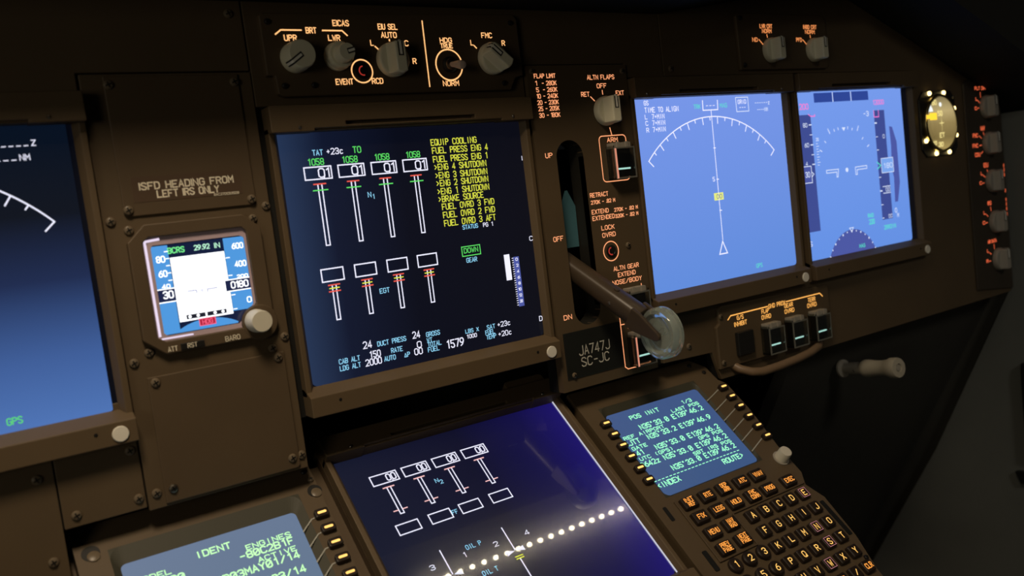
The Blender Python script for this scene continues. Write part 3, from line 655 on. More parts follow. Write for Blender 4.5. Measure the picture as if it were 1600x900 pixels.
# ------------------------------------------------------------------ cover plates
t = thing('cover_plate', 'brown cover plate carrying the heading placard, above the standby display', 'cover plate', PANEL, (-140, 73, .6), 'brown cover plates')
pl = [(-174.6, 109.6), (-174.6, 37.6), (-173, 36), (-106, 36), (-104, 38), (-104, 109.6)]
MB().prism(pl, .6, 1.9).build('plate', BROWN2, t, bevel=.5)
p = MB().box(-169, -111, 43.6 - .6, 56.4, 1.9, 2.05).build('placard', paint('brown_placard_film', (.090, .056, .034), rough=.5), t)
letters(p, (('ISFD HEADING FROM', -165.1, -115.5, 49.6, 3.5), ('LEFT IRS ONLY', -156.7, -124.1, 44.9, 3.5)), PRINT, 2.15, .74); letters(p, (('BAC27DCB3508', -127, -113.2, 43.0, 1.2),), PRINT, 2.15, .22)
for q in ((-172.4, 39.4), (-106.6, 39.2), (-106.6, 105.2), (-172.4, 105)): screw(t, *q, 1.9)
t = thing('cover_plate', 'plain brown cover plate with corner screws, below the standby display', 'cover plate', PANEL, (-139, -82, .6), 'brown cover plates')
MB().prism([(-176.6, -50), (-101, -50), (-101, -118), (-102.4, -119.4), (-177, -119.4)], .6, 1.9).build('plate', BROWN2, t, bevel=.5)
for q in ((-172.9, -53.2), (-105, -53), (-105.3, -112.9)): screw(t, *q, 1.9)
screw(t, -172.5, -111.9, 1.9, mat=STEEL)

# ------------------------------------------------------------------ engine display control panel (top centre)
t = thing('engine_display_control_panel', 'top centre control panel with amber lettering, five controls and a dividing line', 'control panel', PANEL, (0, 118, .6))
MB().prism([(-88.6, 141.6), (-86.6, 143), (87, 146), (90.4, 143), (90.4, 105), (84, 103.6), (79, 95.4), (-79, 95.4), (-83.4, 97), (-84, 107.4), (-88.6, 107.6)], .6, 6).build('faceplate', BROWN2, t, bevel=.8)
zf = 6.15
letters(t, (('BRT', -61.4, -55.2, 131.8, 3.1), ('EICAS', -44, -33.9, 136.3, 3.1), ('UPR', -75.2, -67.9, 127.4, 3.1), ('LWR', -48.1, -40.8, 127.6, 3.1), ('EIU SEL', -14.5, -1.6, 134.6, 3.1), ('AUTO', -13.1, -2.8, 129.6, 3.1),
      ('L', -21, -19.3, 124.8, 3.1), ('C', 2.4, 4.8, 124.6, 3.1), ('R', 6.6, 8.8, 113.5, 3.1), ('EVENT', -47.1, -36.2, 101.7, 3.1), ('RCD', -23.4, -16.2, 101.7, 3.1), ('HDG', 28.2, 36.7, 126.8, 2.8), ('TRUE', 28.1, 36.9, 123.3, 2.7),
      ('NORM', 26.5, 38.1, 99.2, 3.1), ('FMC', 60.4, 68.4, 130, 3.1), ('L', 51.2, 53, 125.2, 3.1), ('R', 76, 78.2, 125, 3.1)), AMBER, zf, .56)
marks(t, ([(-80.2, 130.9), (-76.7, 133.4), (-64.3, 133.4)], [(-51.2, 133.4), (-38.8, 133.4), (-35.8, 130.6)], [(16.8, 140.1), (16.3, 99)],
          [(-18.4, 124.2), (-16.6, 122.6)], [(-8, 128.4), (-8, 127.6)], [(53.6, 124.8), (55.2, 123.2)]), AMBER, zf)
MB().circle(-29.2, 109.3, 6.9, .8, zf).build('ring_marking', AMBER, t); MB().circle(32.7, 112.5, 9.8, .9, zf).build('ring_marking', AMBER, t)
round_knob(t, -70.6, 117.4, 6, 8.8, 13, KNOB, 'upper_brightness_knob', 215)
round_knob(t, -44.4, 117.9, 6, 8.4, 8, KNOB, 'lower_brightness_knob', None, 1)
round_knob(t, -44.4, 117.9, 14, 5.6, 8, KNOB, 'lower_knob_cap', 15, 1)
bar_knob(t, -8.4, 115.6, 6, 10.6, 14, 90, name='eiu_selector_knob')
bar_knob(t, 65.6, 116, 6, 10.6, 14, 140, name='fmc_selector_knob')
b = MB().lathe([(4.6, 0), (4.6, 1.2), (3.2, 1.6), (3.2, 1.8)], (-29.2, 109.3, 6), n=24).build('event_button', BLACK, t, smooth=True)
MB().circle(-29.2, 109.3, 2.7, .7, 7.95, 20, 100, 280).build('button_glow', REDL, b)
b = MB().lathe([(5.2, 0), (5.2, 1.6), (3.6, 2.2), (3.4, 3.4), (2.2, 3.6)], (32.7, 112.5, 6), n=24).build('toggle_bushing', STEEL, t, smooth=True)
MB().lathe([(1.6, 0), (1.8, 4), (2.6, 9), (2.9, 12), (2.3, 14), (.05, 14.6)], (32.7, 112.5, 8), (.06, -.22, 1), n=18).build('toggle_lever', paint('pink_grey_plastic', (.60, .46, .38), rough=.4), t, smooth=True)
for q in ((-84, 138), (-79, 101.6), (-61, 101.6), (84.6, 140), (74, 100)): screw(t, *q, 6, 1.8, BLACK)

# ------------------------------------------------------------------ landing gear panel
t = thing('landing_gear_control_panel', 'tall panel with flap limits, gear lever slot and guarded switches', 'control panel', PANEL, (141, 0, -3))
sl = [(113 + 12.2 + 12.2 * math.cos(math.radians(a)), 47 + 12.2 * math.sin(math.radians(a))) for a in range(0, 181, 15)] + [(113 + 12.2 + 12.2 * math.cos(math.radians(a)), -62 + 12.2 * math.sin(math.radians(a))) for a in range(180, 361, 15)]
nl = len(sl)
def on_rect(p, x0, x1, y0, y1, c):
    d = Vector((p[0] - c[0], p[1] - c[1])); k = min([(x1 - c[0]) / d.x if d.x > 1e-6 else 1e9, (x0 - c[0]) / d.x if d.x < -1e-6 else 1e9, (y1 - c[1]) / d.y if d.y > 1e-6 else 1e9, (y0 - c[1]) / d.y if d.y < -1e-6 else 1e9])
    return (c[0] + d.x * k, c[1] + d.y * k)
f = MB().grid([95.4, 113, 137.4, 187.2], [-119, -74.2, 59.2, 112], {(1, 1)}, -3, 3)
# fill the rounded ends of the slot
for yc, a0 in ((47, 0), (-62, 180)):
    yo = 59.2 if a0 == 0 else -74.2
    for sg in (0, 1):
        arc = [(125.2 + 12.2 * math.cos(math.radians(a)), yc + 12.2 * math.sin(math.radians(a))) for a in range(a0 + 90 * sg, a0 + 91 + 90 * sg, 10)]
        cx = (137.4 if (sg == 0) == (a0 == 0) else 113)
        f.prism(arc + [(cx, yo)], -3, 3)
f.build('faceplate', BROWN, t)
w = MB().loft([[(x, y, 2.8) for x, y in sl], [(x, y, -14) for x, y in sl]]); w.build('slot_wall', paint('dark_slot_paint', (.018, .017, .014), rough=.5), t)
MB().prism([(131, 24), (137, 12), (136.4, -18), (114, -18), (114, 0), (126, 14)], -15.5, -12.5).build('slot_shroud', TEAL, t)
zf = 3.15
letters(t, (('FLAP LIMIT', 101.7, 120.1, 103.4, 2.7), ('1', 102.2, 103.2, 98.3, 2.9), ('- 280K', 107.6, 120.3, 98.3, 2.8), ('5', 102.3, 104.3, 93.8, 2.8), ('- 260K', 108, 120.3, 93.8, 2.8), ('10 - 240K', 102.2, 120.3, 89.4, 2.8),
      ('20 - 230K', 102, 120.3, 85, 2.8), ('25 - 205K', 102.2, 120.3, 80.7, 2.8), ('30 - 180K', 102.3, 120.4, 76.1, 2.8), ('ALTN FLAPS', 149.1, 174.7, 101.5, 3), ('OFF', 157.4, 166.3, 95.2, 3), ('RET', 141.9, 149.2, 89.5, 3),
      ('EXT', 175, 182.6, 89.6, 3), ('ARM', 161.4, 171.4, 55.6, 3), ('UP', 103.4, 109.3, 47.9, 3.1), ('RETRACT', 139.4, 156.4, 16.7, 2.9), ('270K - .82 M', 139.5, 162.4, 11.7, 2.4), ('EXTEND', 139.3, 155, 4.5, 2.9), ('270K - .82 M', 160.8, 184, 4.3, 2.4),
      ('EXTENDED', 139.3, 160.3, -.2, 2.9), ('320K - .82 M', 161.2, 183.8, -.4, 2.4), ('LOCK', 146.7, 158.8, -8, 3), ('OVRD', 146.8, 159.2, -13.4, 3), ('ALTN GEAR', 153.8, 178.6, -39.3, 3), ('EXTEND', 157.4, 174.6, -44.3, 3),
      ('NOSE/BODY', 151.4, 180.2, -49.6, 3), ('OFF', 101.8, 110.3, -11, 3.1), ('DN', 102.8, 109.8, -67.4, 3.1), ('WING', 160.5, 173, -83.6, 3)), SALMON, zf, .48)
marks(t, ([(150.2, 89.1), (153.6, 86)], [(161.9, 93.4), (162, 90.6)], [(165.2, 66), (166.4, 60.6)], [(179.2, -52.3), (179.2, -62)], [(179.6, -88), (179.8, -112), (179, -114), (157, -114), (154.4, -112), (154.2, -52)], [(154.3, -80), (158, -80)]), SALMON, zf, w=.65)
MB().line(rrect(153.6, 179.6, 26.7, 60.2, 3), .65, zf, True).build('frame_marking', SALMON, t); MB().circle(153.2, -24.2, 7.2, .7, zf).build('ring_marking', SALMON, t)
bar_knob(t, 162.2, 78.2, 3, 10.8, 14, 90, name='alternate_flaps_knob')
guarded_switch(t, 159.2, 178.6, 27.8, 54.2, 3, SALMON)
m = MB().box(159.2, 160.6, 28, 50, 12.5, 12.9); m.build('guard_edge_glow', lit('guard_edge_glow', (.9, .34, .22), .75), t)  # lit edge of the clear guard, painted as a glowing strip
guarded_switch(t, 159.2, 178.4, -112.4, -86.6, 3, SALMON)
m = MB().box(159.2, 160.4, -112, -90, 12.5, 12.9); m.build('guard_edge_glow', MATS['guard_edge_glow'], t)
guarded_switch(t, 159.2, 178.4, -77, -53.4, 3, SALMON, bar=False)
b = MB().lathe([(4.4, 0), (4.4, 1.0), (3, 1.4), (2.8, 1.2)], (153.2, -24.2, 3), n=24).build('lock_override_button', BLACK, t, smooth=True)
MB().circle(152.6, -24.2, 2.6, .9, 4.5, 20, 100, 280).build('button_glow', REDL, b)
for q in ((170.3, -22), (183, 107), (100, 108)): screw(t, *q, 3, 2.2)

t = thing('registration_placard', 'black placard lettered JA747J SC-JC at the foot of the gear panel', 'placard', PANEL, (126, -94, 3))
MB().box(99.8, 153.2, -110.4, -77, 3, 3.8).build('plate', PLATE, t, bevel=.2)
letters(t, (('JA747J', 112.2, 140.8, -94.9, 6.6), ('SC-JC', 113.5, 139.2, -103.2, 6.2)), lit('placard_cream_lettering', (.5, .5, .44), 0, base=(.62, .60, .52)), 3.95, .8)
screw(t, 105.5, -108, 3.8, 2)

# gear lever: arm, two cheeks and the clear wheel knob
t = thing('landing_gear_lever', 'bronze landing gear lever in the DN position with a clear wheel knob', 'lever', PANEL, (123, -38, 0))
A0, WC = Vector((112, -9.2, -36)), Vector((141.4, -80.8, 60))
d = (WC - A0).normalized(); A1 = WC - d * 21; AX = (Vector((1, 0, 0)) - d * d.x).normalized(); n = AX.cross(d).normalized()
def sect(c, hx, hn, k=16): return [tuple(c + AX * hx * math.copysign(abs(math.cos(2 * math.pi * i / k)) ** .7, math.cos(2 * math.pi * i / k)) + n * hn * math.copysign(abs(math.sin(2 * math.pi * i / k)) ** .7, math.sin(2 * math.pi * i / k))) for i in range(k)]
m = MB(); m.loft([sect(A0, 7.4, 7), sect(A0.lerp(A1, .4), 7.6, 7.2), sect(A0.lerp(A1, .75), 7.9, 7.6), sect(A1, 8.2, 8), sect(A1 + d * 3, 7.6, 7.2)], True, True)
m.build('arm', ARM, t, smooth=True, bevel=.5)
for sg in (-1, 1):
    m = MB(); x0 = AX * sg * 5.6; x1 = AX * sg * 8.6
    pts = []
    for u, v_ in ((-3, 7.8), (4, 7.6), (14, 5.2), (21, 3.6), (24, 2.2), (25, 0), (24, -2.2), (21, -3.6), (14, -5.2), (4, -7.6), (-3, -7.8)): pts.append(A1 + d * u + n * v_)
    a = [m.v(p + x0) for p in pts]; b_ = [m.v(p + x1) for p in pts]
    m.face(a); m.face(b_)
    for i in range(len(pts)): m.face([a[i], a[(i + 1) % len(pts)], b_[(i + 1) % len(pts)], b_[i]])
    m.build('fork_cheek', ARM, t, bevel=.8)
m = MB(); m.lathe([(2, -3.4), (11.5, -3.4), (14, -5.2), (16.4, -5), (17.8, -3.4), (18, -1.6), (17.2, -.8), (17.2, .4), (18, 1.2), (18, 3.4), (16.4, 5), (14, 5.2), (11.5, 3.4), (2, 3.4)], WC, (1, 0, 0), n=48)
m.build('wheel_knob', WHEELG, t, smooth=True)
MB().lathe([(2.2, -8.4), (2.2, 8.4)], WC, AX, n=16).build('axle', STEEL, t, smooth=True)
for u in (.42, .8):
    p = A0.lerp(A1, u); MB().lathe([(1.3, 0), (1.2, .6), (.1, .9)], p - AX * 7.6, -AX, n=12).build('pin', STEEL, t, smooth=True)
p = A0.lerp(A1, .78) + n * -7.4
MB().lathe([(2.4, 0), (2.2, 1.0), (.1, 1.2)], A0.lerp(A1, .78) + n * (7.4 if n.y > 0 else -7.4), n if n.y > 0 else -n, n=14).build('trigger_pin', ARM, t, smooth=True)

# ------------------------------------------------------------------ display selector panel (upper right)
t = thing('display_selector_panel', 'small upper right panel with two grey bar knobs above the right displays', 'control panel', PANEL, (370, 128, .6))
MB().prism([(314, 106), (428, 106), (432, 109), (432, 148), (428, 153), (316, 153), (313.6, 150)], .6, 4).build('faceplate', BROWN2, t, bevel=.8)
zf = 4.15; ORANGE = lit('orange_panel_lettering', (1, .33, .10), 1.0)
letters(t, (('LWR CRT', 342.2, 357.9, 140.7, 3), ('NORM', 344.6, 356.4, 136.7, 3), ('ND', 331.3, 337.6, 129.4, 3), ('INBD CRT', 400, 418, 140.8, 3), ('NORM', 402, 414.8, 136.6, 3), ('PFD', 388.8, 396, 129.6, 3)), ORANGE, zf, .6)
marks(t, ([(339.4, 131.1), (343.9, 127.1)], [(350.2, 135.2), (350.5, 133)], [(397.6, 131.2), (402.2, 127.1)], [(408.2, 135.2), (408.4, 133)]), ORANGE, zf)
bar_knob(t, 352.8, 121.8, 4, 10.4, 13.5, 90, name='lower_crt_knob'); bar_knob(t, 410.6, 122, 4, 10.4, 13.5, 90, name='inboard_crt_knob')
for q in ((318, 148.6), (319, 110)): screw(t, *q, 4, 2, BLACK)

# ------------------------------------------------------------------ clock
CX, CY = 606.8, 48.6
t = thing('clock', 'round lit clock with pale gold face beside the rightmost display', 'clock', PANEL, (CX, CY, .6))
MB().prism([(CX - 33, CY - 25), (CX - 25, CY - 33), (CX + 25, CY - 33), (CX + 33, CY - 25), (CX + 33, CY + 25), (CX + 25, CY + 33), (CX - 25, CY + 33), (CX - 33, CY + 25)], .6, 2.4).build('case', BLACK, t, bevel=.5)
m = MB().lathe([(27.0, 2.4), (29.6, 2.4), (29.6, 5), (28.6, 6.2), (27.2, 6.2), (26.6, 4.2)], (CX, CY, 0), n=56); 
MB().ring(circ(CX, CY, 29.6, 56), circ(CX, CY, 27.2, 56), 2.4, 6).build('rim', GOLD, t, smooth=True, bevel=.6)
dl = MB().prism(circ(CX, CY, 27.2, 56), 2.4, 3.0).build('dial', DIAL, t)
m = MB()
for k in range(-7, 8): m.line([(CX - .3, CY + k * 1.5), (CX + .3, CY + k * 1.5)], .45, 3.15)
m.line([(CX - 3.4, CY), (CX + 3.4, CY)], .8, 3.15).line([(CX, CY - 2), (CX, CY + 2)], .8, 3.15)
m.text('60', CX - 12, CY + 18.6, 4.6, CX - 5.6, w=.9, z=3.15).text('50', CX - 5, CY + 7.4, 4.4, CX + 2, w=.9, z=3.15).text('ET', CX - 4, CY - 14, 4.2, CX + 3.4, w=.9, z=3.15).text('30', CX - 6, CY - 23, 4, CX + 1, w=.9, z=3.15).text('40', CX - 16, CY - 21, 3.6, CX - 10, w=.9, z=3.15)
m.build('dial_markings', CLK_Y, dl)
MB().poly([(CX - 20.6, CY + 12), (CX - 12.4, CY + 12), (CX - 13, CY + 15), (CX - 17, CY + 22)], 3.15).disc(CX + .6, CY + 18.4, 2.2, 3.15).build('hand', CLK_W, dl)
m = MB(); m.lathe([(27.0, 3.6), (26.4, 6.0), (20, 7.6), (10, 8.6), (.05, 9)], (CX, CY, 0), n=48); m.build('glass', DOME, t, smooth=True)
for k, (x, y) in enumerate(((-15, 31.6), (12, 31.5), (30, 14.6), (30.8, -13.8), (15, -30.8), (-10, -31), (-27.6, -17))):
    MB().lathe([(2.1, 0), (2.1, 1.4), (1.6, 2), (.05, 2.1)], (CX + x * .97, CY + y * .97, 2.4), n=14).build('edge_lamp', CLK_LAMP, t, smooth=True)
k = MB().box(CX - 27, CX - 15.4, CY + 3.4, CY + 10.4, 8.8, 9.8).box(CX - 28, CX - 26.4, CY + 5, CY + 9, 2.4, 9.4).build('chronograph_key', CLK_KEY, t, bevel=.3)
for q in ((29.5, 25.6), (30, 1.8)): screw(t, CX + q[0], CY + q[1], 2.4, 1.3, STEEL)

# ------------------------------------------------------------------ source selector strip at the right
t = thing('source_selector_panel', 'narrow right edge panel with a column of five round selector knobs', 'control panel', PANEL, (694, -20, .6))
MB().prism([(658, 88), (668, 92), (731, 60), (731, -140), (657.4, -132)], .6, 3).build('faceplate', paint('dark_brown_selector_paint', (.05, .038, .026)), t, bevel=.6)
zf = 3.15
letters(t, (('FLT DIR', 680, 701, 80.6, 3), ('L', 680.4, 684, 69.4, 3), ('C', 677.4, 681, 59.6, 3), ('NAV', 686, 694, 37.4, 4), ('FMC', 669.4, 679, 30.6, 3.6), ('FMC', 667.6, 678, 19.8, 3.6), ('CDU', 671, 681, 10.2, 3.6), ('EIU', 687, 695.4, -2.2, 4),
      ('L', 680, 683, -10, 3), ('C', 676.4, 680, -20, 3), ('IRS', 689.4, 696.4, -43.4, 3.6), ('L', 680, 683.6, -52.4, 3), ('C', 676.6, 681, -63, 3), ('AIR DATA', 684, 701.6, -84.6, 3), ('L', 681.4, 684.6, -94, 3), ('R', 678.4, 682, -105, 3)), REDO, zf, .85)
for a, b in (((690, 77.6), (690.4, 72.6)), ((684.6, 69), (688, 66)), ((682, 61), (685.4, 61.2)), ((690.6, 35), (692, 31.6)), ((681.4, 31.8), (686, 29)), ((680.6, 21.2), (685.6, 21.6)), ((683, 12.6), (687, 14.6)), ((693, -5), (693.6, -8)), ((684, -10.6), (688, -13)),
             ((681.4, -19), (685, -19)), ((694.6, -46), (695, -50)), ((684.6, -53), (688, -55.6)), ((682, -62), (686, -62)), ((696, -87), (696.4, -92)), ((686, -95), (689, -97)), ((683.6, -104), (687, -104))): marks(t, ([a, b],), REDO, zf)
for y in (-3.4, -8.2, -13.4, -31, -41, -46, -51, -57): marks(t, ([(728.4, y - 1.4), (728.6, y + 1.4)],), REDO, zf, w=1.3)
for (x, y), nm in zip(((699, 61.8), (699.4, 22.6), (700, -18), (701, -62.6), (702.6, -104)), ('flight_director_knob', 'navigation_knob', 'interface_unit_knob', 'inertial_knob', 'air_data_knob')):
    bar_knob(t, x, y, 3, 12.4, 12, 90, KNOBD, name=nm)

# ------------------------------------------------------------------ ground proximity panel and handle
t = thing('ground_proximity_panel', 'small panel with golden lettering and three guarded switches under the right displays', 'control panel', PANEL, (325, -112, .6))
MB().prism([(258, -86), (262, -83.4), (398, -86.5), (402, -89), (402, -135), (254.4, -135), (254.4, -100), (258, -98)], .6, 4).build('faceplate', BROWN, t, bevel=.8)
zf = 4.15
letters(t, (('GND PROX', 319.4, 341, -95, 3.3), ('G/S', 279.2, 286.8, -98, 3.3), ('INHIBIT', 275.4, 290.4, -103, 3.3), ('FLAP', 310, 319, -98, 3.3), ('OVRD', 309.4, 321, -103, 3.3), ('GEAR', 339.8, 350.8, -98, 3.3), ('OVRD', 339.6, 352, -103, 3.3), ('TERR', 371.8, 382, -98.2, 3.3), ('OVRD', 370.4, 383, -103, 3.3)), GOLDL, zf, .58)
marks(t, ([(268.2, -96), (271.8, -93.2), (318, -93.1)], [(342.4, -92.9), (389, -92.8), (392.6, -96)]), GOLDL, zf, w=.95)
MB().box(274.4, 293.2, -127.4, -108, 4, 8).build('inhibit_button', BLACK, t, bevel=.6)
for x in (306.6, 337.4, 369.6): guarded_switch(t, x, x + 19.4, -132.4, -106.4, 4, GOLDL)
for q in ((260, -92), (258.4, -130)): screw(t, *q, 4, 2.2, SCREWP)
t = thing('grab_handle', 'curved brown grab handle below the guarded switches', 'handle', PANEL, (330, -140, 0))
hp = [(272, -134, -2), (274, -138, 6), (280, -141, 13), (290, -142.6, 16), (312, -142.2, 16.5), (336, -141, 16), (356, -139.6, 14), (372, -138, 10), (382, -137, 4), (385, -136, -2)]
MB().tube(hp, 3.6, 14).build('bar', paint('tan_handle_paint', (.20, .13, .075), rough=.4), t, smooth=True)

t = thing('pedal_adjust_crank', 'cream pedal adjustment crank sticking out of the dark footwell', 'crank', PANEL, (481, -184, -46))
d = Vector((-5, 6.6, 60)).normalized()
o = Vector((481, -184.5, -42))
MB().lathe([(9, -4), (9, -2), (5.2, -1), (5.2, 3), (6.0, 6), (6.2, 26)], o, d, n=24).build('shaft', KNOBD, t, smooth=True)
MB().lathe([(7.6, 22), (8.6, 24), (8.6, 28), (7.6, 36), (7.4, 44), (8.2, 50), (9.8, 54), (9.9, 60), (9.2, 62), (4.2, 62.2), (3.6, 60.5)], o, d, n=28).build('grip', paint('worn_cream_grip', (.40, .36, .28), rough=.45), t, smooth=True)
MB().lathe([(3.2, 0), (3.0, .7), (.1, .8)], o + d * 61, d, n=16).build('end_cap', KNOBD, t, smooth=True)
MB().lathe([(1.7, 0), (1.4, .3), (.1, .35)], o + d * 13 + Vector((-5.6, -1, 1.5)), (-1, -.1, .2), n=12).build('hole', DARKM, t, smooth=True)

# ------------------------------------------------------------------ pedestal and control units
pd = MB().prism([(-228, -320), (252, -320), (256, -10), (236, 8), (-226, 8)], -140, -10)
t = thing('center_pedestal', 'brown sloping pedestal body that carries the lower display and control units', 'pedestal', PED, (12, -150, -140))
pd.build('body', BROWN2, t, bevel=.8)

def line_keys(t, u, n, v0=33.5):
    for i in range(n):
        v = -(v0 + 10.5 * i)
        k = MB().rbox(u - 4.2, u + 4.2, v - 2.7, v + 2.7, 2, 5.4, 1.2, 3).build('line_select_key', KEY, t, bevel=.5)
        MB().rbox(u - 2.7, u + 2.7, v - .75, v + .75, 5.4, 5.6, .7, 3).build('lit_bar', LSKL, k)
def control_unit(label, face, hole, scr, scr_mat, side):
    x0, x1, y0, y1 = hole; a0, a1, b0, b1 = scr
    t = thing('control_display_unit', label, 'control unit', PED, ((x0 + x1) / 2, -100, -10), 'keypad control units')
    H = [(x0, y0), (x1, y0), (x1, y1), (x0, y1)]
    f = MB()
    V = [f.v((x, y, 2)) for x, y in face]; Hh = [f.v((x, y, 2)) for x, y in H]
    ed = [f.bm.edges.new((V[i], V[(i + 1) % len(V)])) for i in range(len(V))] + [f.bm.edges.new((Hh[i], Hh[(i + 1) % 4])) for i in range(4)]
    bmesh.ops.triangle_fill(f.bm, use_beauty=True, edges=ed)
    B = [f.v((x, y, -10)) for x, y in face]
    for i in range(len(V)): f.face([V[i], V[(i + 1) % len(V)], B[(i + 1) % len(V)], B[i]])
    f.build('faceplate', BROWN, t)
    r = rrect(x0, x1, y0, y1, 7, 5); r2 = rrect(a0, a1, b0, b1, 3, 5)
    hb = rrect(x0 - .01, x1 + .01, y0 - .01, y1 + .01, .5, 5)
    MB().loft([[(x, y, 2.05) for x, y in hb], [(x, y, 2.2) for x, y in r], [(x, y, -.2) for x, y in r2]]).build('screen_surround', GREEN, t)
    s = MB().prism(rrect(a0, a1, b0, b1, 3, 5), -2, -.1).build('screen', scr_mat, t)
    return t, s
CZ = .1
t, s = control_unit('right keypad unit with blue position page screen and lit letter keys',
    [(112.5, 1), (240, 1.5), (250.5, -9), (251.5, -24), (256.5, -30), (256.5, -60), (252, -96), (252, -122), (246, -132), (252.6, -146), (250, -180), (243, -206), (240, -262), (112.5, -262)][::-1],
    (128, 228.4, -102, -18.5), (130.8, 226.4, -100.4, -25), C_BLUE, 1)
line_keys(t, 123.8, 6); line_keys(t, 248.1, 6)
for i in range(6): v = -(33.4 + 10.5 * i); marks(t, ([(243.2, v), (224.6 + (1 if i > 4 else 0), v - 6.6)],), LINEG, 2.35, 'leader_line', .75)
def cells(name, rows, mat, x0, pitch, parent):
    for st, u, v, h in rows:
        w = len(st) * pitch - pitch * .24
        MB().text(st, u, -v, h, u + w, w=max(h * .2, .58), z=CZ, mono=True).build(name, mat, parent)
PI = 3.70
R = 217.6
def rj(st, p=PI): return R - len(st) * p + p * .24
N1 = 'N35°33.Ø E139°46.2'
cells('page_title', [('POS INIT', 149.8, 34.4, 3.3), ('1/3', rj('1/3', 3.6) - 4.4, 34.7, 2.9)], C_MINT, 0, 3.75, s)
cells('position_line', [(N1, rj(N1), 44.7, 3.9), ('N35°33.2 E139°46.9', rj(N1), 54.2, 3.9), (N1, rj(N1), 64.2, 3.9), (N1, rj(N1), 74.0, 3.9), (N1, rj(N1), 83.8, 3.9),
      ('RJTT', 129.6, 54.4, 3.9), ('141', 129.6, 64, 3.9), ('Ø642z', 129.6, 74.1, 3.9), ('<INDEX', 130.2, 93, 3.9), ('ROUTE>', rj('ROUTE>'), 93.4, 3.9)], C_MINT, 0, PI, s)
cells('small_caption', [('LAST POS', rj('LAST POS'), 39.2, 2.6), ('REF AIRPORT', 132.2, 49, 2.6), ('GATE', 132.6, 58.9, 2.6), ('GPS POS', rj('GPS POS'), 68.3, 2.6), ('UTC (GPS)', 132.4, 68.5, 2.6), ('SBT IRS POS', rj('SBT IRS POS'), 78.7, 2.6), ('-' * 24, 130, 88.4, 2.8)], C_MINT, 0, PI, s)

def key(t, name, u, v, w, h, rows, mat, round_=False, boxed=False, hz=5.2, lh=None):
    if round_: k = MB().lathe([(w / 2, 2), (w / 2, hz - .8), (w / 2 - .8, hz)], (u, -v, 0), n=24).build(name, KEY, t, smooth=True)
    else:
        k = MB().loft([[(x, y, zz) for x, y in rrect(u - w / 2 + e, u + w / 2 - e, -v - h / 2 + e, -v + h / 2 - e, 1, 2)] for e, zz in ((0, 2), (.3, hz - .7), (.9, hz))], False, True).build(name, KEY, t)
    m = MB(); n = len(rows); lh = lh or (3.3 if n == 1 else 2.9)
    for i, st in enumerate(rows):
        wd = min(w * .66, len(st) * lh * .66); y = -v + (n / 2 - i - 1) * (lh + .7) + .35
        if st == '1' or st == 'I': wd = .9
        m.text(st, u - wd / 2, y, lh, u + wd / 2, w=.62 if n == 1 and lh > 3.5 else .58, z=hz + .12)
    m.build('legend', mat, k)
    if boxed: MB().rect(u - w * .34, u + w * .34, -v - h * .38, -v + h * .38, .4, hz + .12).build('outline', KEYB, k)
    return k
for st, u, v in (('INIT/REF', 140.9, 112), ('RTE', 158.3, 112), ('DEP/ARR', 175.8, 111.8), ('ATC', 193.7, 112), ('VNAV', 210.9, 111.9), ('FIX', 141, 124.3), ('LEGS', 158, 124.4), ('HOLD', 175.6, 124.3), ('FMC/COMM', 193.7, 124.6),
                 ('PROG', 210.8, 124.8), ('EXEC', 232.6, 124.9), ('MENU', 141.4, 137.2), ('NAV/RAD', 159, 136.8), ('PREV/PAGE', 141.4, 150), ('NEXT/PAGE', 159.2, 149.6)):
    key(t, 'function_key', u, v, 13, 9.4, st.split('/'), KEYT)
for i, st in enumerate('ABCDEFGHIJKLMNOPQRSTUVWXYZ'):
    key(t, 'letter_key', 179.8 + 13.9 * (i % 5), 137.9 + 12.8 * (i // 5), 9.8, 9.2, [st], KEYL, boxed=st in 'ENSW', lh=4.2)
for i, st in enumerate(('SP', 'DEL', '/', 'CLR')): key(t, 'letter_key', 193.7 + 13.9 * i, 201.9, 9.8, 9.2, [st] if st != '/' else ['/'], KEYL if len(st) == 1 else KEYT, lh=3.6)
for i, st in enumerate(('1', '2', '3', '4', '5', '6', '7', '8', '9', '.', '0', '+')):
    key(t, 'number_key', 139 + 13.6 * (i % 3), 163 + 13 * (i // 3), 10.4, 10.4, [st], KEYL, round_=True, lh=4.2)
m = MB()
for a, b in (((131, -107.5), (131.4, -156.5)), ((131.4, -156.5), (167, -156.5)), ((167.4, -156), (167.6, -130.7)), ((167.6, -130.7), (244.6, -130.5))):
    m.prism([(min(a[0], b[0]) - .45, min(a[1], b[1]) - .45), (max(a[0], b[0]) + .45, min(a[1], b[1]) - .45), (max(a[0], b[0]) + .45, max(a[1], b[1]) + .45), (min(a[0], b[0]) - .45, max(a[1], b[1]) + .45)], 2, 3.3)
m.build('divider_rib', BROWN2, t, bevel=.3)
for q in ((244.6, 248.6, -178, -147.6), (123.4, 127.6, -161, -145.4), (119.4, 122.6, -119, -107.6)): MB().rbox(*q, 1.4, 2.3, 1).build('finger_slot', DARKM, t)
round_knob(t, 244.6, -106.2, 2, 5.2, 9, CREAM, 'brightness_knob')
MB().lathe([(6.4, 2), (6.4, 2.8), (5.4, 3.1)], (244.6, -106.2, 0), n=24).build('knob_skirt', KNOBD, t, smooth=True)
for q in ((236, -4), (244.4, -14), (242, -196)): screw(t, *q, 2, 1.8, BLACK)

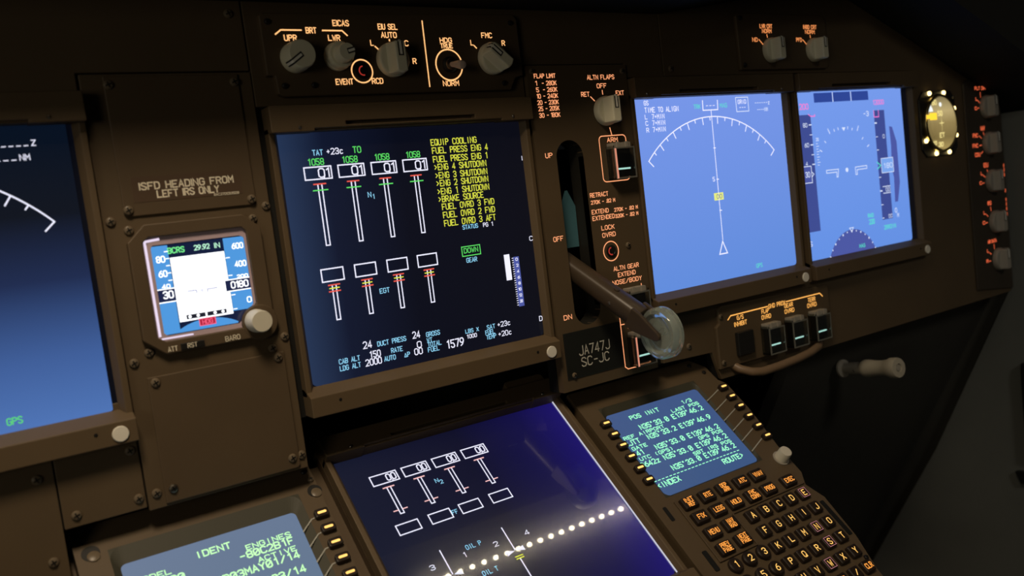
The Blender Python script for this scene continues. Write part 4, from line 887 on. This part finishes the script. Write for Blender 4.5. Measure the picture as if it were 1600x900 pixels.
t, s = control_unit('left keypad unit with grey-blue identification page at the bottom of the view',
    [(-224, 3.4), (-90, 3.4), (-90, -262), (-224, -262)][::-1], (-208.4, -103, -102, -15), (-204.6, -108.6, -100.4, -25), C_GREY, -1)
line_keys(t, -95.8, 6, 33.6)
line_keys(t, -217.6, 6, 33.6)
for i in range(6): v = -(34.1 + 10.5 * i); marks(t, ([(-100.4, v - .2), (-102, v - .4), (-109.4, v - 6.4)],), LINEG, 2.35, 'leader_line', .75)
PL = 3.92
cells('page_line', [('IDENT', -167.8, 35, 3.7), ('-8ØC2B1F', -146.6, 44.4, 4.0), ('BRØ3MAYØ1/14', -162.4, 54, 4.0), ('APRØ3/14', -146.6, 63.4, 4.0), ('747-4ØØ', -203, 44.6, 4.0)], C_LIME, 0, PL, s)
cells('small_caption', [('ENGINES', -141.6, 39.5, 2.9), ('ACTIVE', -138, 49.2, 2.9), ('MODEL', -200, 38.8, 2.9), ('NAV DATA', -203, 49.2, 2.9)], C_LIME, 0, 3.75, s)
for q in ((-216.4, -14.2, 4.6), (-221, -1.8, 1.9), (-93, -16.4, 4.4), (-219, -7, .8)): MB().prism(circ(*q, 20), 1.9, 2.25).build('fastener_hole', DARKM, t)
for x, y in ((-215.4, -16.6), (-92.6, -18)): MB().lathe([(3.2, 2), (3.2, 2.7), (2.6, 3)], (x, y, 0), n=18).build('fastener', SCREWP, t, smooth=True)
screw(t, -92.4, -8.2, 2, 1.8); screw(t, -94.6, -1.6, 2, 1.6, BLACK)

# ------------------------------------------------------------------ side wall details
t = thing('stowage_pocket', 'black stowage pocket on the grey side wall at the right edge of the view', 'pocket', PANEL, (740, -285, 20))
MB().rbox(736, 746, -342, -228, 2, 120, 3).box(735, 737, -338, -234, 2, 118).build('pocket', BLACK, t, bevel=1)
t = thing('wall_latch', 'small black latch on the grey side wall below the stowage pocket', 'latch', PANEL, (742, -367, -10))
MB().prism([(-372, -8), (-358, -14), (-356, 4), (-370, 12)], 739, 746, axis='x').build('body', BLACK, t, bevel=.8)

# ------------------------------------------------------------------ lamp strip overhead (mirrored in the lower display)
t = thing('overhead_light_strip', 'row of small warm lamps overhead, seen only as dots mirrored in the lower display', 'light strip', WORLD, (600, -130, 1790))
MB().box(330, 960, -142, -118, 1768, 1790).build('rail', BLACK, t, bevel=1)
for k in range(22):
    x = 358 + k * 25.4
    MB().lathe([(.05, -3.8), (1.9, -3.1), (2.9, -1.5), (3.2, 0), (2.6, 2.2), (2, 5)], (x, -130, 1763), n=12).build('lamp', LAMPM, t, smooth=True)
t = thing('map_light', 'small overhead map lamp behind the camera aimed at the panel', 'lamp', WORLD, (MAP_LOC[0] * 1000, MAP_LOC[1] * 1000, 1790))
MB().lathe([(30, 0), (30, 26), (22, 40), (12, 50)], (MAP_LOC[0] * 1000, MAP_LOC[1] * 1000 - 60, 1740), n=24).build('housing', BLACK, t, smooth=True)

for o in list(bpy.data.objects):
    if '_o' in o: del o['_o']
